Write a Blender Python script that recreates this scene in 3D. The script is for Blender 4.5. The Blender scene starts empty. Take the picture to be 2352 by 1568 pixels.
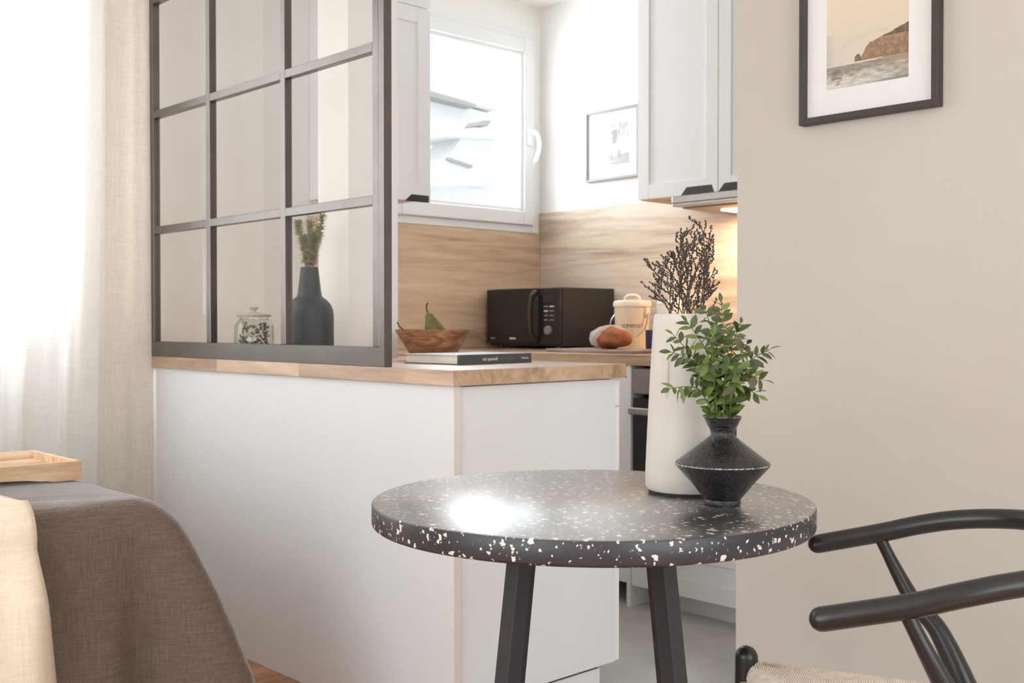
import bpy, bmesh, math, random
from mathutils import Vector, Matrix, noise
R = random.Random(7)
PI = math.pi
scene = bpy.context.scene
COL = scene.collection

# ------------------------------------------------------------------ camera
CAM = Vector((-1.6976, -2.0096, 1.0307)); YAW, PITCH, FPX = 0.8159, -0.0157, 2519.9
cam = bpy.data.objects.new('camera', bpy.data.cameras.new('camera')); COL.objects.link(cam)
cam.location = CAM; cam.rotation_euler = (PI/2 + PITCH, 0, YAW - PI/2)
cam.data.sensor_width = 36; cam.data.lens = FPX*36/2352; cam.data.clip_start = .05
cam.data.dof.use_dof = True; cam.data.dof.focus_distance = 1.9; cam.data.dof.aperture_fstop = 11
scene.camera = cam
FW = Vector((math.cos(YAW)*math.cos(PITCH), math.sin(YAW)*math.cos(PITCH), math.sin(PITCH)))
RT = Vector((math.sin(YAW), -math.cos(YAW), 0)); UP = RT.cross(FW)
def pix(u, v, ax, val):
    """photo pixel -> point where its ray meets the plane ax = val"""
    d = FW + RT*((u-1176)/FPX) - UP*((v-784)/FPX); k = 'xyz'.index(ax)
    return CAM + d*((val-CAM[k])/d[k])
def deep(u, v, Z):
    return CAM + (FW + RT*((u-1176)/FPX) - UP*((v-784)/FPX))*Z

# ------------------------------------------------------------------ light
scene.view_settings.view_transform = 'Standard'; scene.view_settings.look = 'None'
scene.view_settings.gamma = 1; scene.view_settings.use_curve_mapping = False
scene.view_settings.exposure = -0.03
scene.cycles.use_denoising = True
scene.cycles.max_bounces = 10; scene.cycles.diffuse_bounces = 6; scene.cycles.transparent_max_bounces = 24
wd = bpy.data.worlds.new('world'); scene.world = wd; wd.use_nodes = True
bg = wd.node_tree.nodes['Background']
bg.inputs[0].default_value = (.80, .90, 1.0, 1); bg.inputs[1].default_value = 1.5
def sun(rot, e, col):
    d = bpy.data.lights.new('sun', 'SUN'); d.energy = e; d.color = col; d.angle = .02
    o = bpy.data.objects.new('sun', d); o.rotation_euler = rot; COL.objects.link(o)
def area(name, loc, rot, sx, sy, e, col):
    d = bpy.data.lights.new(name, 'AREA'); d.shape = 'RECTANGLE'; d.size = sx; d.size_y = sy
    d.energy = e; d.color = col
    o = bpy.data.objects.new(name, d); o.location = loc; o.rotation_euler = rot; COL.objects.link(o)
sun((math.radians(52), 0, math.radians(-35)), 3.0, (1, .95, .88))
area('daylight_bedside_window', (-1.35, 2.25, 1.75), (-PI/2, 0, 0), 2.2, 1.6, 94, (.95, .98, 1))
area('daylight_kitchen_window', (1.60, 2.24, 1.97), (-PI/2, 0, 0), .8, .85, 27, (.93, .975, 1))
area('added_rear_fill', (-1.2, -4.45, 1.45), (PI/2, 0, 0), 3.0, 2.0, 62, (.90, .955, 1))  # added fill lamp behind the camera, not a known window
area('added_side_fill', (-3.65, -1.3, 1.45), (0, -PI/2, 0), 2.0, 2.4, 52, (.90, .955, 1))  # second added lamp, brightens the room from an invented side opening

# ------------------------------------------------------------------ helpers
ORG = {}
def setp(o, label=None, cat=None, group=None, kind=None):
    if label: o['label'] = label
    if cat: o['category'] = cat
    if group: o['group'] = group
    if kind: o['kind'] = kind
    return o
def thing(name, label, cat, loc=(0, 0, 0), group=None, rotz=None, kind=None):
    o = bpy.data.objects.new(name, None); COL.objects.link(o); o.location = loc
    o.empty_display_size = .05
    if rotz is not None: o.rotation_euler = (0, 0, rotz); ORG[o] = Vector((0, 0, 0))
    else: ORG[o] = Vector(loc)
    return setp(o, label, cat, group, kind)
def obj(name, bm, mat, parent=None, smooth=False, bevel=0, seg=2, label=None, cat=None, group=None, kind=None, auto=True, recalc=True):
    """bm is in world coordinates (or in the root's own frame when the root is rotated)"""
    if bevel > 0:
        bmesh.ops.bevel(bm, geom=list(bm.edges), offset=bevel, segments=seg, affect='EDGES', profile=.5, clamp_overlap=True)
    if recalc: bmesh.ops.recalc_face_normals(bm, faces=bm.faces)
    if parent is not None:
        off = ORG[parent]
    else:
        zs = [v.co.z for v in bm.verts]; n = len(bm.verts)
        c = sum((v.co for v in bm.verts), Vector())/max(n, 1); off = Vector((c.x, c.y, min(zs)))
    bmesh.ops.translate(bm, verts=bm.verts, vec=-off)
    me = bpy.data.meshes.new(name); bm.to_mesh(me); bm.free()
    if smooth:
        for p in me.polygons: p.use_smooth = True
        if auto:
            try: me.set_sharp_from_angle(angle=math.radians(40))
            except Exception: pass
    me.materials.append(mat)
    o = bpy.data.objects.new(name, me); COL.objects.link(o)
    if parent is not None: o.parent = parent; ORG[o] = off
    else: o.location = off; ORG[o] = off
    return setp(o, label, cat, group, kind)
def BM(): return bmesh.new()
def box(a, b, bm=None):
    bm = bm or BM()
    x0, x1 = sorted((a[0], b[0])); y0, y1 = sorted((a[1], b[1])); z0, z1 = sorted((a[2], b[2]))
    v = [bm.verts.new(p) for p in ((x0,y0,z0),(x1,y0,z0),(x1,y1,z0),(x0,y1,z0),(x0,y0,z1),(x1,y0,z1),(x1,y1,z1),(x0,y1,z1))]
    for f in ((0,3,2,1),(4,5,6,7),(0,1,5,4),(1,2,6,5),(2,3,7,6),(3,0,4,7)): bm.faces.new([v[i] for i in f])
    return bm
def lathe(prof, c, bm=None, n=48, sx=1, sy=1):
    """profile [(r, z)], revolved about the vertical through c"""
    bm = bm or BM(); rings = []
    for r, z in prof:
        if r < 1e-5: rings.append([bm.verts.new((c[0], c[1], c[2]+z))])
        else: rings.append([bm.verts.new((c[0]+sx*r*math.cos(2*PI*i/n), c[1]+sy*r*math.sin(2*PI*i/n), c[2]+z)) for i in range(n)])
    for A, B in zip(rings, rings[1:]):
        if len(A) == 1 and len(B) == 1: continue
        for i in range(n):
            j = (i+1) % n
            if len(A) == 1: bm.faces.new((A[0], B[j], B[i]))
            elif len(B) == 1: bm.faces.new((A[i], A[j], B[0]))
            else: bm.faces.new((A[i], A[j], B[j], B[i]))
    return bm
def tube(pts, rad, bm=None, n=8, cap=True, flat=None):
    bm = bm or BM(); pts = [Vector(p) for p in pts]
    if not isinstance(rad, (list, tuple)): rad = [rad]*len(pts)
    up = Vector((0, 0, 1)); rings = []; nrm = None
    for i, p in enumerate(pts):
        t = (pts[min(i+1, len(pts)-1)] - pts[max(i-1, 0)]).normalized()
        if nrm is None:
            a = up if abs(t.z) < .9 else Vector((1, 0, 0)); nrm = (a - t*a.dot(t)).normalized()
        else:
            nrm = (nrm - t*nrm.dot(t)).normalized()
        b = t.cross(nrm); r = rad[i]
        ra = r; rb = r if flat is None else r*flat
        rings.append([bm.verts.new(p + nrm*(ra*math.cos(2*PI*k/n)) + b*(rb*math.sin(2*PI*k/n))) for k in range(n)])
    for A, B in zip(rings, rings[1:]):
        for k in range(n): bm.faces.new((A[k], A[(k+1) % n], B[(k+1) % n], B[k]))
    if cap:
        bm.faces.new(rings[0][::-1]); bm.faces.new(rings[-1])
    return bm
def rounded_ends(pts, r, k=5):
    """adds hemispherical ends: returns points and radii"""
    pts = [Vector(p) for p in pts]; P, Q = [], []
    t = (pts[1]-pts[0]).normalized()
    for i in range(k):
        a = (i/k)*PI/2; P.append(pts[0] - t*(r*math.cos(a))); Q.append(max(r*math.sin(a), r*.06))
    P += pts; Q += [r]*len(pts)
    t = (pts[-1]-pts[-2]).normalized()
    for i in range(1, k+1):
        a = (i/k)*PI/2; P.append(pts[-1] + t*(r*math.sin(a))); Q.append(max(r*math.cos(a), r*.06))
    return P, Q
def spline(P, n=8):
    P = [Vector(p) for p in P]; out = []
    for i in range(len(P)-1):
        p0 = P[max(i-1, 0)]; p1 = P[i]; p2 = P[i+1]; p3 = P[min(i+2, len(P)-1)]
        for k in range(n):
            t = k/n
            out.append(.5*((2*p1) + (p2-p0)*t + (2*p0-5*p1+4*p2-p3)*t*t + (3*p1-p0-3*p2+p3)*t**3))
    out.append(P[-1]); return out
def prism(poly, ax, a, b, bm=None):
    """polygon of 2-D points extruded along axis ax from a to b"""
    bm = bm or BM()
    def mk(p, t):
        return {'x': (t, p[0], p[1]), 'y': (p[0], t, p[1]), 'z': (p[0], p[1], t)}[ax]
    A = [bm.verts.new(mk(p, a)) for p in poly]; B = [bm.verts.new(mk(p, b)) for p in poly]
    n = len(poly)
    for i in range(n): bm.faces.new((A[i], A[(i+1) % n], B[(i+1) % n], B[i]))
    bm.faces.new(A[::-1]); bm.faces.new(B); return bm
def beam(p, q, w, d, ref, bm=None):
    """rectangular bar from p to q, width w along ref's side, depth d"""
    bm = bm or BM(); p = Vector(p); q = Vector(q); t = (q-p).normalized()
    s = (Vector(ref) - t*Vector(ref).dot(t)).normalized(); u = t.cross(s)
    vs = [[bm.verts.new(c + s*(sx*w/2) + u*(sy*d/2)) for sx, sy in ((-1,-1),(1,-1),(1,1),(-1,1))] for c in (p, q)]
    for i in range(4): bm.faces.new((vs[0][i], vs[0][(i+1) % 4], vs[1][(i+1) % 4], vs[1][i]))
    bm.faces.new(vs[0][::-1]); bm.faces.new(vs[1]); return bm
def sphere(c, r, bm, sub=1, sc=(1, 1, 1)):
    m = Matrix.Translation(c) @ Matrix.Diagonal((r*sc[0], r*sc[1], r*sc[2], 1))
    bmesh.ops.create_icosphere(bm, subdivisions=sub, radius=1, matrix=m); return bm

# ------------------------------------------------------------------ materials
def nodes(name):
    m = bpy.data.materials.new(name); m.use_nodes = True; nt = m.node_tree
    return m, nt, nt.nodes['Principled BSDF'], nt.nodes['Material Output']
def srgb(c):
    if isinstance(c[0], float): return (*c, 1)
    f = lambda x: (x/255)/12.92 if x/255 <= .04045 else ((x/255+.055)/1.055)**2.4
    return (f(c[0]), f(c[1]), f(c[2]), 1)
def N(nt, t, **kw):
    n = nt.nodes.new(t)
    for k, v in kw.items():
        if k in n.inputs.keys() if hasattr(n.inputs, 'keys') else False: n.inputs[k].default_value = v
        else: setattr(n, k, v)
    return n
def coords(nt, scale=(1, 1, 1), kind='Object', rot=(0, 0, 0)):
    tc = nt.nodes.new('ShaderNodeTexCoord'); mp = nt.nodes.new('ShaderNodeMapping')
    mp.inputs['Scale'].default_value = scale; mp.inputs['Rotation'].default_value = rot
    nt.links.new(tc.outputs[kind], mp.inputs['Vector']); return mp.outputs[0]
def noise_tex(nt, vec, scale=5, detail=4, rough=.55, dist=0):
    n = nt.nodes.new('ShaderNodeTexNoise'); n.inputs['Scale'].default_value = scale
    n.inputs['Detail'].default_value = detail; n.inputs['Roughness'].default_value = rough
    n.inputs['Distortion'].default_value = dist
    nt.links.new(vec, n.inputs['Vector']); return n
def ramp(nt, fac, stops):
    r = nt.nodes.new('ShaderNodeValToRGB'); e = r.color_ramp.elements
    while len(e) < len(stops): e.new(.5)
    for k, (p, c) in enumerate(stops): e[k].position = p; e[k].color = srgb(c)
    nt.links.new(fac, r.inputs[0]); return r.outputs[0]
def bump(nt, b, h, strength=.2, dist=.01):
    n = nt.nodes.new('ShaderNodeBump'); n.inputs['Strength'].default_value = strength; n.inputs['Distance'].default_value = dist
    nt.links.new(h, n.inputs['Height']); nt.links.new(n.outputs[0], b.inputs['Normal'])
def plain(name, c, rough=.5, metal=0, var=.03, vscale=3, bmp=0, bscale=200, spec=.5, emit=None, coat=0):
    m, nt, b, o = nodes(name)
    b.inputs['Roughness'].default_value = rough; b.inputs['Metallic'].default_value = metal
    b.inputs['Specular IOR Level'].default_value = spec; b.inputs['Coat Weight'].default_value = coat
    v = coords(nt); n = noise_tex(nt, v, vscale, 3)
    c4 = srgb(c); lo = tuple(x*(1-var) for x in c4[:3]); hi = tuple(min(1, x*(1+var)) for x in c4[:3])
    nt.links.new(ramp(nt, n.outputs[0], [(.3, lo), (.7, hi)]), b.inputs['Base Color'])
    if bmp:
        n2 = noise_tex(nt, v, bscale, 2); bump(nt, b, n2.outputs[0], bmp, .002)
    if emit:
        b.inputs['Emission Color'].default_value = srgb(emit[0]); b.inputs['Emission Strength'].default_value = emit[1]
    return m
def wood(name, dark, mid, light, scale=(1, 1, 1), rough=.45, rnd=.25, ns=3.0, spec=.4, bmp=.08, dist=.6, coat=0):
    """grain runs along the axis with the small scale"""
    m, nt, b, o = nodes(name); b.inputs['Roughness'].default_value = rough; b.inputs['Specular IOR Level'].default_value = spec
    b.inputs['Coat Weight'].default_value = coat; b.inputs['Coat Roughness'].default_value = .32; b.inputs['Coat IOR'].default_value = 1.9
    tc = nt.nodes.new('ShaderNodeTexCoord'); oi = nt.nodes.new('ShaderNodeObjectInfo')
    ad = nt.nodes.new('ShaderNodeVectorMath'); ad.operation = 'ADD'
    mul = nt.nodes.new('ShaderNodeMath'); mul.operation = 'MULTIPLY'; mul.inputs[1].default_value = 13.7
    nt.links.new(oi.outputs['Random'], mul.inputs[0])
    nt.links.new(tc.outputs['Object'], ad.inputs[0]); nt.links.new(mul.outputs[0], ad.inputs[1])
    mp = nt.nodes.new('ShaderNodeMapping'); mp.inputs['Scale'].default_value = scale
    nt.links.new(ad.outputs[0], mp.inputs[0])
    n = noise_tex(nt, mp.outputs[0], ns, 6, .6, dist); n2 = noise_tex(nt, mp.outputs[0], ns*5, 3, .6, .3)
    mx = nt.nodes.new('ShaderNodeMath'); mx.operation = 'MULTIPLY_ADD'; mx.inputs[1].default_value = .3
    nt.links.new(n2.outputs[0], mx.inputs[0]); nt.links.new(n.outputs[0], mx.inputs[2])
    m3 = nt.nodes.new('ShaderNodeMath'); m3.operation = 'MULTIPLY_ADD'; m3.inputs[1].default_value = rnd
    nt.links.new(oi.outputs['Random'], m3.inputs[0]); nt.links.new(mx.outputs[0], m3.inputs[2])
    s = nt.nodes.new('ShaderNodeMath'); s.operation = 'SUBTRACT'; s.inputs[1].default_value = .15 + rnd/2
    nt.links.new(m3.outputs[0], s.inputs[0])
    nt.links.new(ramp(nt, s.outputs[0], [(.28, dark), (.5, mid), (.72, light)]), b.inputs['Base Color'])
    bump(nt, b, n2.outputs[0], bmp, .002); return m
def cloth(name, c1, c2, scale, trans=0., transp=0., bstr=.5, bdist=.002, rough=.9, aniso=(1, 1, 1), sheen=.2):
    """woven cloth: threads in two directions plus slubs"""
    m, nt, b, o = nodes(name); b.inputs['Roughness'].default_value = rough
    b.inputs['Specular IOR Level'].default_value = .1; b.inputs['Sheen Weight'].default_value = sheen; b.inputs['Sheen Roughness'].default_value = .2
    v = coords(nt, aniso)
    a = noise_tex(nt, coords(nt, (scale*.06, scale*.06, scale)), 1, 3, .6); c = noise_tex(nt, coords(nt, (scale, scale, scale*.06)), 1, 3, .6)
    ad = nt.nodes.new('ShaderNodeMath'); ad.operation = 'ADD'
    nt.links.new(a.outputs[0], ad.inputs[0]); nt.links.new(c.outputs[0], ad.inputs[1])
    h = nt.nodes.new('ShaderNodeMath'); h.operation = 'MULTIPLY'; h.inputs[1].default_value = .5
    nt.links.new(ad.outputs[0], h.inputs[0])
    col = ramp(nt, h.outputs[0], [(.35, c1), (.65, c2)])
    nt.links.new(col, b.inputs['Base Color']); bump(nt, b, h.outputs[0], bstr, bdist)
    sh = b.outputs[0]
    if trans:
        t = nt.nodes.new('ShaderNodeBsdfTranslucent'); nt.links.new(col, t.inputs[0])
        mx = nt.nodes.new('ShaderNodeMixShader'); mx.inputs[0].default_value = trans
        nt.links.new(sh, mx.inputs[1]); nt.links.new(t.outputs[0], mx.inputs[2]); sh = mx.outputs[0]
    if transp:
        t = nt.nodes.new('ShaderNodeBsdfTransparent'); mx = nt.nodes.new('ShaderNodeMixShader'); mx.inputs[0].default_value = transp
        nt.links.new(sh, mx.inputs[1]); nt.links.new(t.outputs[0], mx.inputs[2]); sh = mx.outputs[0]
    nt.links.new(sh, o.inputs[0]); return m
def glass(name, tint=(.97, .985, .98), ior=1.45, rough=0.0, gloss=1.0):
    m, nt, b, o = nodes(name); nt.nodes.remove(b)
    t = nt.nodes.new('ShaderNodeBsdfTransparent'); t.inputs[0].default_value = (*tint, 1)
    g = nt.nodes.new('ShaderNodeBsdfGlossy'); g.inputs['Roughness'].default_value = rough
    f = nt.nodes.new('ShaderNodeFresnel'); f.inputs[0].default_value = ior
    k = nt.nodes.new('ShaderNodeMath'); k.operation = 'MULTIPLY'; k.inputs[1].default_value = gloss
    ge = nt.nodes.new('ShaderNodeNewGeometry'); inv = nt.nodes.new('ShaderNodeMath'); inv.operation = 'SUBTRACT'; inv.inputs[0].default_value = 1
    nt.links.new(ge.outputs['Backfacing'], inv.inputs[1])
    k2 = nt.nodes.new('ShaderNodeMath'); k2.operation = 'MULTIPLY'; nt.links.new(f.outputs[0], k2.inputs[0]); nt.links.new(inv.outputs[0], k2.inputs[1])
    nt.links.new(k2.outputs[0], k.inputs[0])
    mx = nt.nodes.new('ShaderNodeMixShader'); nt.links.new(k.outputs[0], mx.inputs[0])
    nt.links.new(t.outputs[0], mx.inputs[1]); nt.links.new(g.outputs[0], mx.inputs[2])
    nt.links.new(mx.outputs[0], o.inputs[0]); return m
def painted(name):
    """flat printed picture: colours come from the mesh's colour attribute"""
    m, nt, b, o = nodes(name); b.inputs['Roughness'].default_value = .8; b.inputs['Specular IOR Level'].default_value = .15
    a = nt.nodes.new('ShaderNodeVertexColor'); a.layer_name = 'print'
    n = noise_tex(nt, coords(nt), 400, 2); mx = nt.nodes.new('ShaderNodeMixRGB'); mx.blend_type = 'MULTIPLY'; mx.inputs[0].default_value = .06
    nt.links.new(a.outputs[0], mx.inputs[1]); nt.links.new(n.outputs[1], mx.inputs[2])
    nt.links.new(mx.outputs[0], b.inputs['Base Color']); return m
def terrazzo(name, polish=False):
    m, nt, b, o = nodes(name); b.inputs['Specular IOR Level'].default_value = .5
    if polish: b.inputs['Specular IOR Level'].default_value = 1.0; b.inputs['Coat Weight'].default_value = 1; b.inputs['Coat IOR'].default_value = 3.0; b.inputs['Coat Roughness'].default_value = .23
    v = coords(nt); nz = noise_tex(nt, v, 90, 2)
    ds = nt.nodes.new('ShaderNodeMixRGB'); ds.inputs[0].default_value = .012
    nt.links.new(v, ds.inputs[1]); nt.links.new(nz.outputs[1], ds.inputs[2])
    mask = None
    for sc, th in ((92, .36), (160, .30)):
        vo = nt.nodes.new('ShaderNodeTexVoronoi'); vo.inputs['Scale'].default_value = sc; vo.distance = 'CHEBYCHEV'
        nt.links.new(ds.outputs[0], vo.inputs['Vector'])
        sx = nt.nodes.new('ShaderNodeSeparateColor'); nt.links.new(vo.outputs['Color'], sx.inputs[0])
        k = nt.nodes.new('ShaderNodeMath'); k.operation = 'MULTIPLY'; k.inputs[1].default_value = th; nt.links.new(sx.outputs[0], k.inputs[0])
        l = nt.nodes.new('ShaderNodeMath'); l.operation = 'LESS_THAN'; nt.links.new(vo.outputs['Distance'], l.inputs[0]); nt.links.new(k.outputs[0], l.inputs[1])
        g = nt.nodes.new('ShaderNodeMath'); g.operation = 'GREATER_THAN'; g.inputs[1].default_value = .55; nt.links.new(sx.outputs[1], g.inputs[0])
        a = nt.nodes.new('ShaderNodeMath'); a.operation = 'MULTIPLY'; nt.links.new(l.outputs[0], a.inputs[0]); nt.links.new(g.outputs[0], a.inputs[1])
        if mask is None: mask = a.outputs[0]
        else:
            q = nt.nodes.new('ShaderNodeMath'); q.operation = 'MAXIMUM'; nt.links.new(mask, q.inputs[0]); nt.links.new(a.outputs[0], q.inputs[1]); mask = q.outputs[0]
    n2 = noise_tex(nt, v, 14, 4); base = ramp(nt, n2.outputs[0], [(.3, (44, 42, 46)), (.7, (62, 59, 62))])
    mx = nt.nodes.new('ShaderNodeMixRGB'); nt.links.new(mask, mx.inputs[0]); nt.links.new(base, mx.inputs[1]); mx.inputs[2].default_value = srgb((226, 214, 205))
    nt.links.new(mx.outputs[0], b.inputs['Base Color'])
    r = nt.nodes.new('ShaderNodeMapRange'); r.inputs[3].default_value = .30; r.inputs[4].default_value = .46
    n3 = noise_tex(nt, v, 9, 5); nt.links.new(n3.outputs[0], r.inputs[0]); nt.links.new(r.outputs[0], b.inputs['Roughness'])
    return m

M = dict(
    wall_beige=plain('wall_beige', (202, 194, 184), .85, bmp=.06, bscale=260, var=.015, spec=.2),
    wall_white=plain('wall_white', (238, 236, 232), .85, bmp=.05, bscale=260, var=.01, spec=.2),
    wall_cream=plain('wall_cream', (246, 243, 239), .85, bmp=.05, bscale=260, var=.012, spec=.2),
    ceiling=plain('ceiling_paint', (244, 242, 238), .9, var=.01, spec=.2),
    concrete=plain('kitchen_floor_concrete', (206, 203, 200), .5, var=.10, vscale=6, bmp=.1, bscale=60),
    lacquer=plain('white_lacquer', (229, 229, 229), .32, var=.008, spec=.45),
    lacquer2=plain('white_cabinet_paint', (239, 239, 239), .42, var=.008, spec=.4),
    edge=plain('panel_edge', (226, 215, 206), .5, var=.02),
    dark_gap=plain('dark_gap', (24, 23, 23), .7),
    pvc=plain('window_white', (230, 231, 232), .35, var=.006),
    pvc_handle=plain('window_handle_white', (246, 246, 245), .25, var=.004),
    iron=plain('dark_painted_steel', (112, 107, 104), .28, .8, var=.10, vscale=9, bmp=.12, bscale=90, spec=.55),
    oak=wood('oak_worktop', (148, 114, 86), (188, 152, 118), (212, 180, 146), (10, .9, 10), .30, .18, 2.2, spec=.5, coat=1),
    oak_x=wood('oak_worktop_across', (148, 114, 86), (188, 152, 118), (212, 180, 146), (.9, 10, 10), .30, .18, 2.2, spec=.5, coat=1),
    laminate_x=wood('oak_laminate_x', (162, 132, 104), (204, 177, 147), (224, 202, 177), (.55, 6, 7), .42, .0, 1.7, spec=.4, dist=1.2),
    laminate_y=wood('oak_laminate_y', (172, 150, 130), (212, 193, 172), (228, 212, 194), (6, .55, 7), .42, .0, 1.7, spec=.4, dist=1.2),
    plank=wood('floor_plank', (128, 86, 56), (168, 118, 80), (192, 144, 104), (1.0, 9, 9), .4, .3, 2),
    steel=plain('brushed_steel', (176, 172, 168), .30, .9, var=.05, vscale=30),
    steel_dark=plain('oven_panel_steel', (146, 140, 136), .42, .35, var=.04, vscale=30),
    black_plastic=plain('black_plastic', (46, 44, 43), .36, var=.06),
    black_gloss=plain('black_glass', (40, 38, 38), .12, var=.04),
    black_wood=plain('black_lacquered_wood', (38, 35, 34), .30, var=.12, vscale=14, bmp=.10, bscale=45, spec=.5),
    black_leg=plain('black_table_leg', (50, 48, 52), .42, var=.08, vscale=12, bmp=.08, bscale=60),
    black_matte=plain('black_matte_ceramic', (38, 37, 39), .55, var=.08),
    frame_black=plain('picture_frame_black', (62, 54, 50), .5, var=.10, vscale=20),
    frame_grey=plain('picture_frame_grey', (150, 148, 147), .45, var=.05),
    mat_board=plain('picture_mat', (240, 237, 233), .9, var=.006),
    enamel=plain('cream_enamel', (232, 214, 186), .35, var=.02, coat=.2),
    enamel_lid=plain('cream_enamel_lid', (240, 228, 212), .3, var=.02, coat=.2),
    ink=plain('dark_print', (92, 84, 76), .7),
    ink_white=plain('white_print', (222, 222, 222), .6),
    blue=plain('navy_ceramic', (52, 58, 98), .4, var=.06),
    ceramic=plain('white_ceramic', (205, 196, 185), .55, var=.03, vscale=8, bmp=.14, bscale=26),
    ceramic_foot=plain('dark_unglazed_foot', (52, 48, 44), .8),
    canister=plain('white_glazed_ceramic', (240, 238, 236), .25, var=.01),
    book_cover=plain('book_cover_grey', (82, 83, 84), .45, var=.04),
    book_top=plain('book_cover_pale', (196, 206, 210), .4, var=.04),
    pages=plain('book_pages', (226, 220, 210), .8, var=.05, vscale=3, bmp=.3, bscale=120),
    bowl=wood('acacia_bowl', (106, 68, 46), (152, 104, 74), (194, 148, 112), (3, 3, 14), .35, .1, 3, spec=.45, dist=2),
    board=wood('beech_board', (140, 102, 72), (184, 146, 112), (206, 172, 138), (9, 9, 1), .5, .2, 2),
    cutting=wood('grey_board', (104, 86, 78), (146, 126, 118), (178, 160, 152), (9, 1, 9), .4, .2, 2),
    tray=wood('tray_wood', (176, 134, 98), (212, 176, 140), (236, 210, 182), (1, 9, 9), .45, .3, 2.5),
    pear=plain('pear_skin', (104, 106, 54), .45, var=.25, vscale=40),
    stem=plain('brown_stem', (74, 50, 34), .7),
    crust=plain('bread_crust', (164, 98, 58), .75, var=.35, vscale=22, bmp=.6, bscale=60),
    bag=cloth('bread_bag_film', (236, 234, 236), (246, 245, 246), 60, trans=.4, transp=.5, rough=.25, sheen=0),
    leaf=plain('green_leaf', (72, 86, 40), .45, var=.30, vscale=25),
    leaf_light=plain('fresh_green_leaf', (108, 126, 56), .45, var=.25, vscale=25),
    leaf_dry=plain('dried_leaf', (96, 88, 66), .7, var=.3, vscale=30),
    thyme=plain('thyme_leaf', (172, 168, 104), .7, var=.35, vscale=50),
    twig=plain('dark_twig', (78, 67, 59), .8, var=.2, vscale=60),
    sprig_stem=plain('sprig_stem', (98, 104, 56), .6, var=.15, vscale=30),
    cord=plain('paper_cord', (236, 221, 203), .8, var=.10, vscale=60, bmp=.4, bscale=500),
    spread=cloth('bedspread_muslin', (100, 84, 73), (124, 106, 93), 300, bstr=1.0, bdist=.004, sheen=1.0),
    throw=cloth('cream_throw', (226, 208, 182), (240, 226, 204), 260, bstr=.25, bdist=.002),
    sheer=cloth('sheer_voile', (236, 233, 228), (246, 244, 241), 220, trans=.55, transp=.08, bstr=.1, sheen=0),
    linen=cloth('linen_curtain', (212, 201, 188), (228, 218, 206), 260, trans=.38, transp=.02, bstr=.4, bdist=.003),
    mattress=plain('mattress_ticking', (225, 220, 214), .9),
    pane=glass('window_pane', (.985, .99, .99), 1.45, 0, .6),
    pane_partition=glass('partition_pane', (.985, .983, .978), 1.5, .02, .28),
    jar_glass=glass('jar_glass', (.93, .95, .93), 1.5, .01, 1.6),
    picture_glass=glass('picture_glass', (.99, .99, .99), 1.4, .03, .5),
    lamp=plain('hood_lamp', (255, 214, 160), .5, emit=((255, 206, 150), 9)),
    jar_lid=plain('grey_glass_lid', (186, 180, 172), .2, var=.03),
    terrazzo=terrazzo('black_terrazzo'), terrazzo_top=terrazzo('black_terrazzo_polished', True), art=painted('printed_art'),
    house_wall=plain('neighbour_render', (244, 242, 238), .9), house_roof=plain('neighbour_slate', (232, 230, 226), .8),
    house_trim=plain('neighbour_cornice', (228, 228, 228), .8), house_dark=plain('neighbour_gutter', (156, 154, 150), .6),
)
def vase_glaze():
    m, nt, b, o = nodes('black_speckled_glaze'); b.inputs['Roughness'].default_value = .09; b.inputs['Specular IOR Level'].default_value = .7
    v = coords(nt); n = noise_tex(nt, v, 260, 4, .7); n2 = noise_tex(nt, v, 40, 5, .7); n4 = noise_tex(nt, v, 420, 2)
    base = ramp(nt, n2.outputs[0], [(.38, (9, 8, 10)), (.6, (16, 15, 16)), (.8, (40, 37, 36))])
    sp = ramp(nt, n4.outputs[0], [(.70, (0, 0, 0)), (.74, (120, 116, 112))])
    ad = nt.nodes.new('ShaderNodeMixRGB'); ad.blend_type = 'ADD'; ad.inputs[0].default_value = 1; nt.links.new(base, ad.inputs[1]); nt.links.new(sp, ad.inputs[2])
    # glaze worn thin on the sharp shoulder and on the rim
    sx = nt.nodes.new('ShaderNodeSeparateXYZ'); nt.links.new(v, sx.inputs[0]); fac = None
    for zc, w in ((.0642, .0010), (.1378, .0008)):
        c = nt.nodes.new('ShaderNodeMath'); c.operation = 'COMPARE'; c.inputs[1].default_value = zc; c.inputs[2].default_value = w; nt.links.new(sx.outputs[2], c.inputs[0])
        if fac is None: fac = c.outputs[0]
        else:
            q = nt.nodes.new('ShaderNodeMath'); q.operation = 'MAXIMUM'; nt.links.new(fac, q.inputs[0]); nt.links.new(c.outputs[0], q.inputs[1]); fac = q.outputs[0]
    k = nt.nodes.new('ShaderNodeMath'); k.operation = 'MULTIPLY'; nt.links.new(fac, k.inputs[0])
    r5 = ramp(nt, n.outputs[0], [(.42, (0, 0, 0)), (.56, (230, 230, 230))]); nt.links.new(r5, k.inputs[1])
    mx = nt.nodes.new('ShaderNodeMixRGB'); nt.links.new(k.outputs[0], mx.inputs[0]); nt.links.new(ad.outputs[0], mx.inputs[1]); mx.inputs[2].default_value = srgb((196, 188, 180))
    nt.links.new(mx.outputs[0], b.inputs['Base Color'])
    n6 = noise_tex(nt, v, 75, 3, .6); hs = nt.nodes.new('ShaderNodeMath'); hs.operation = 'MULTIPLY_ADD'; hs.inputs[1].default_value = .35
    nt.links.new(n.outputs[0], hs.inputs[0]); nt.links.new(n6.outputs[0], hs.inputs[2])
    bump(nt, b, hs.outputs[0], .9, .004); return m
M['vase_black'] = vase_glaze()

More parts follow.
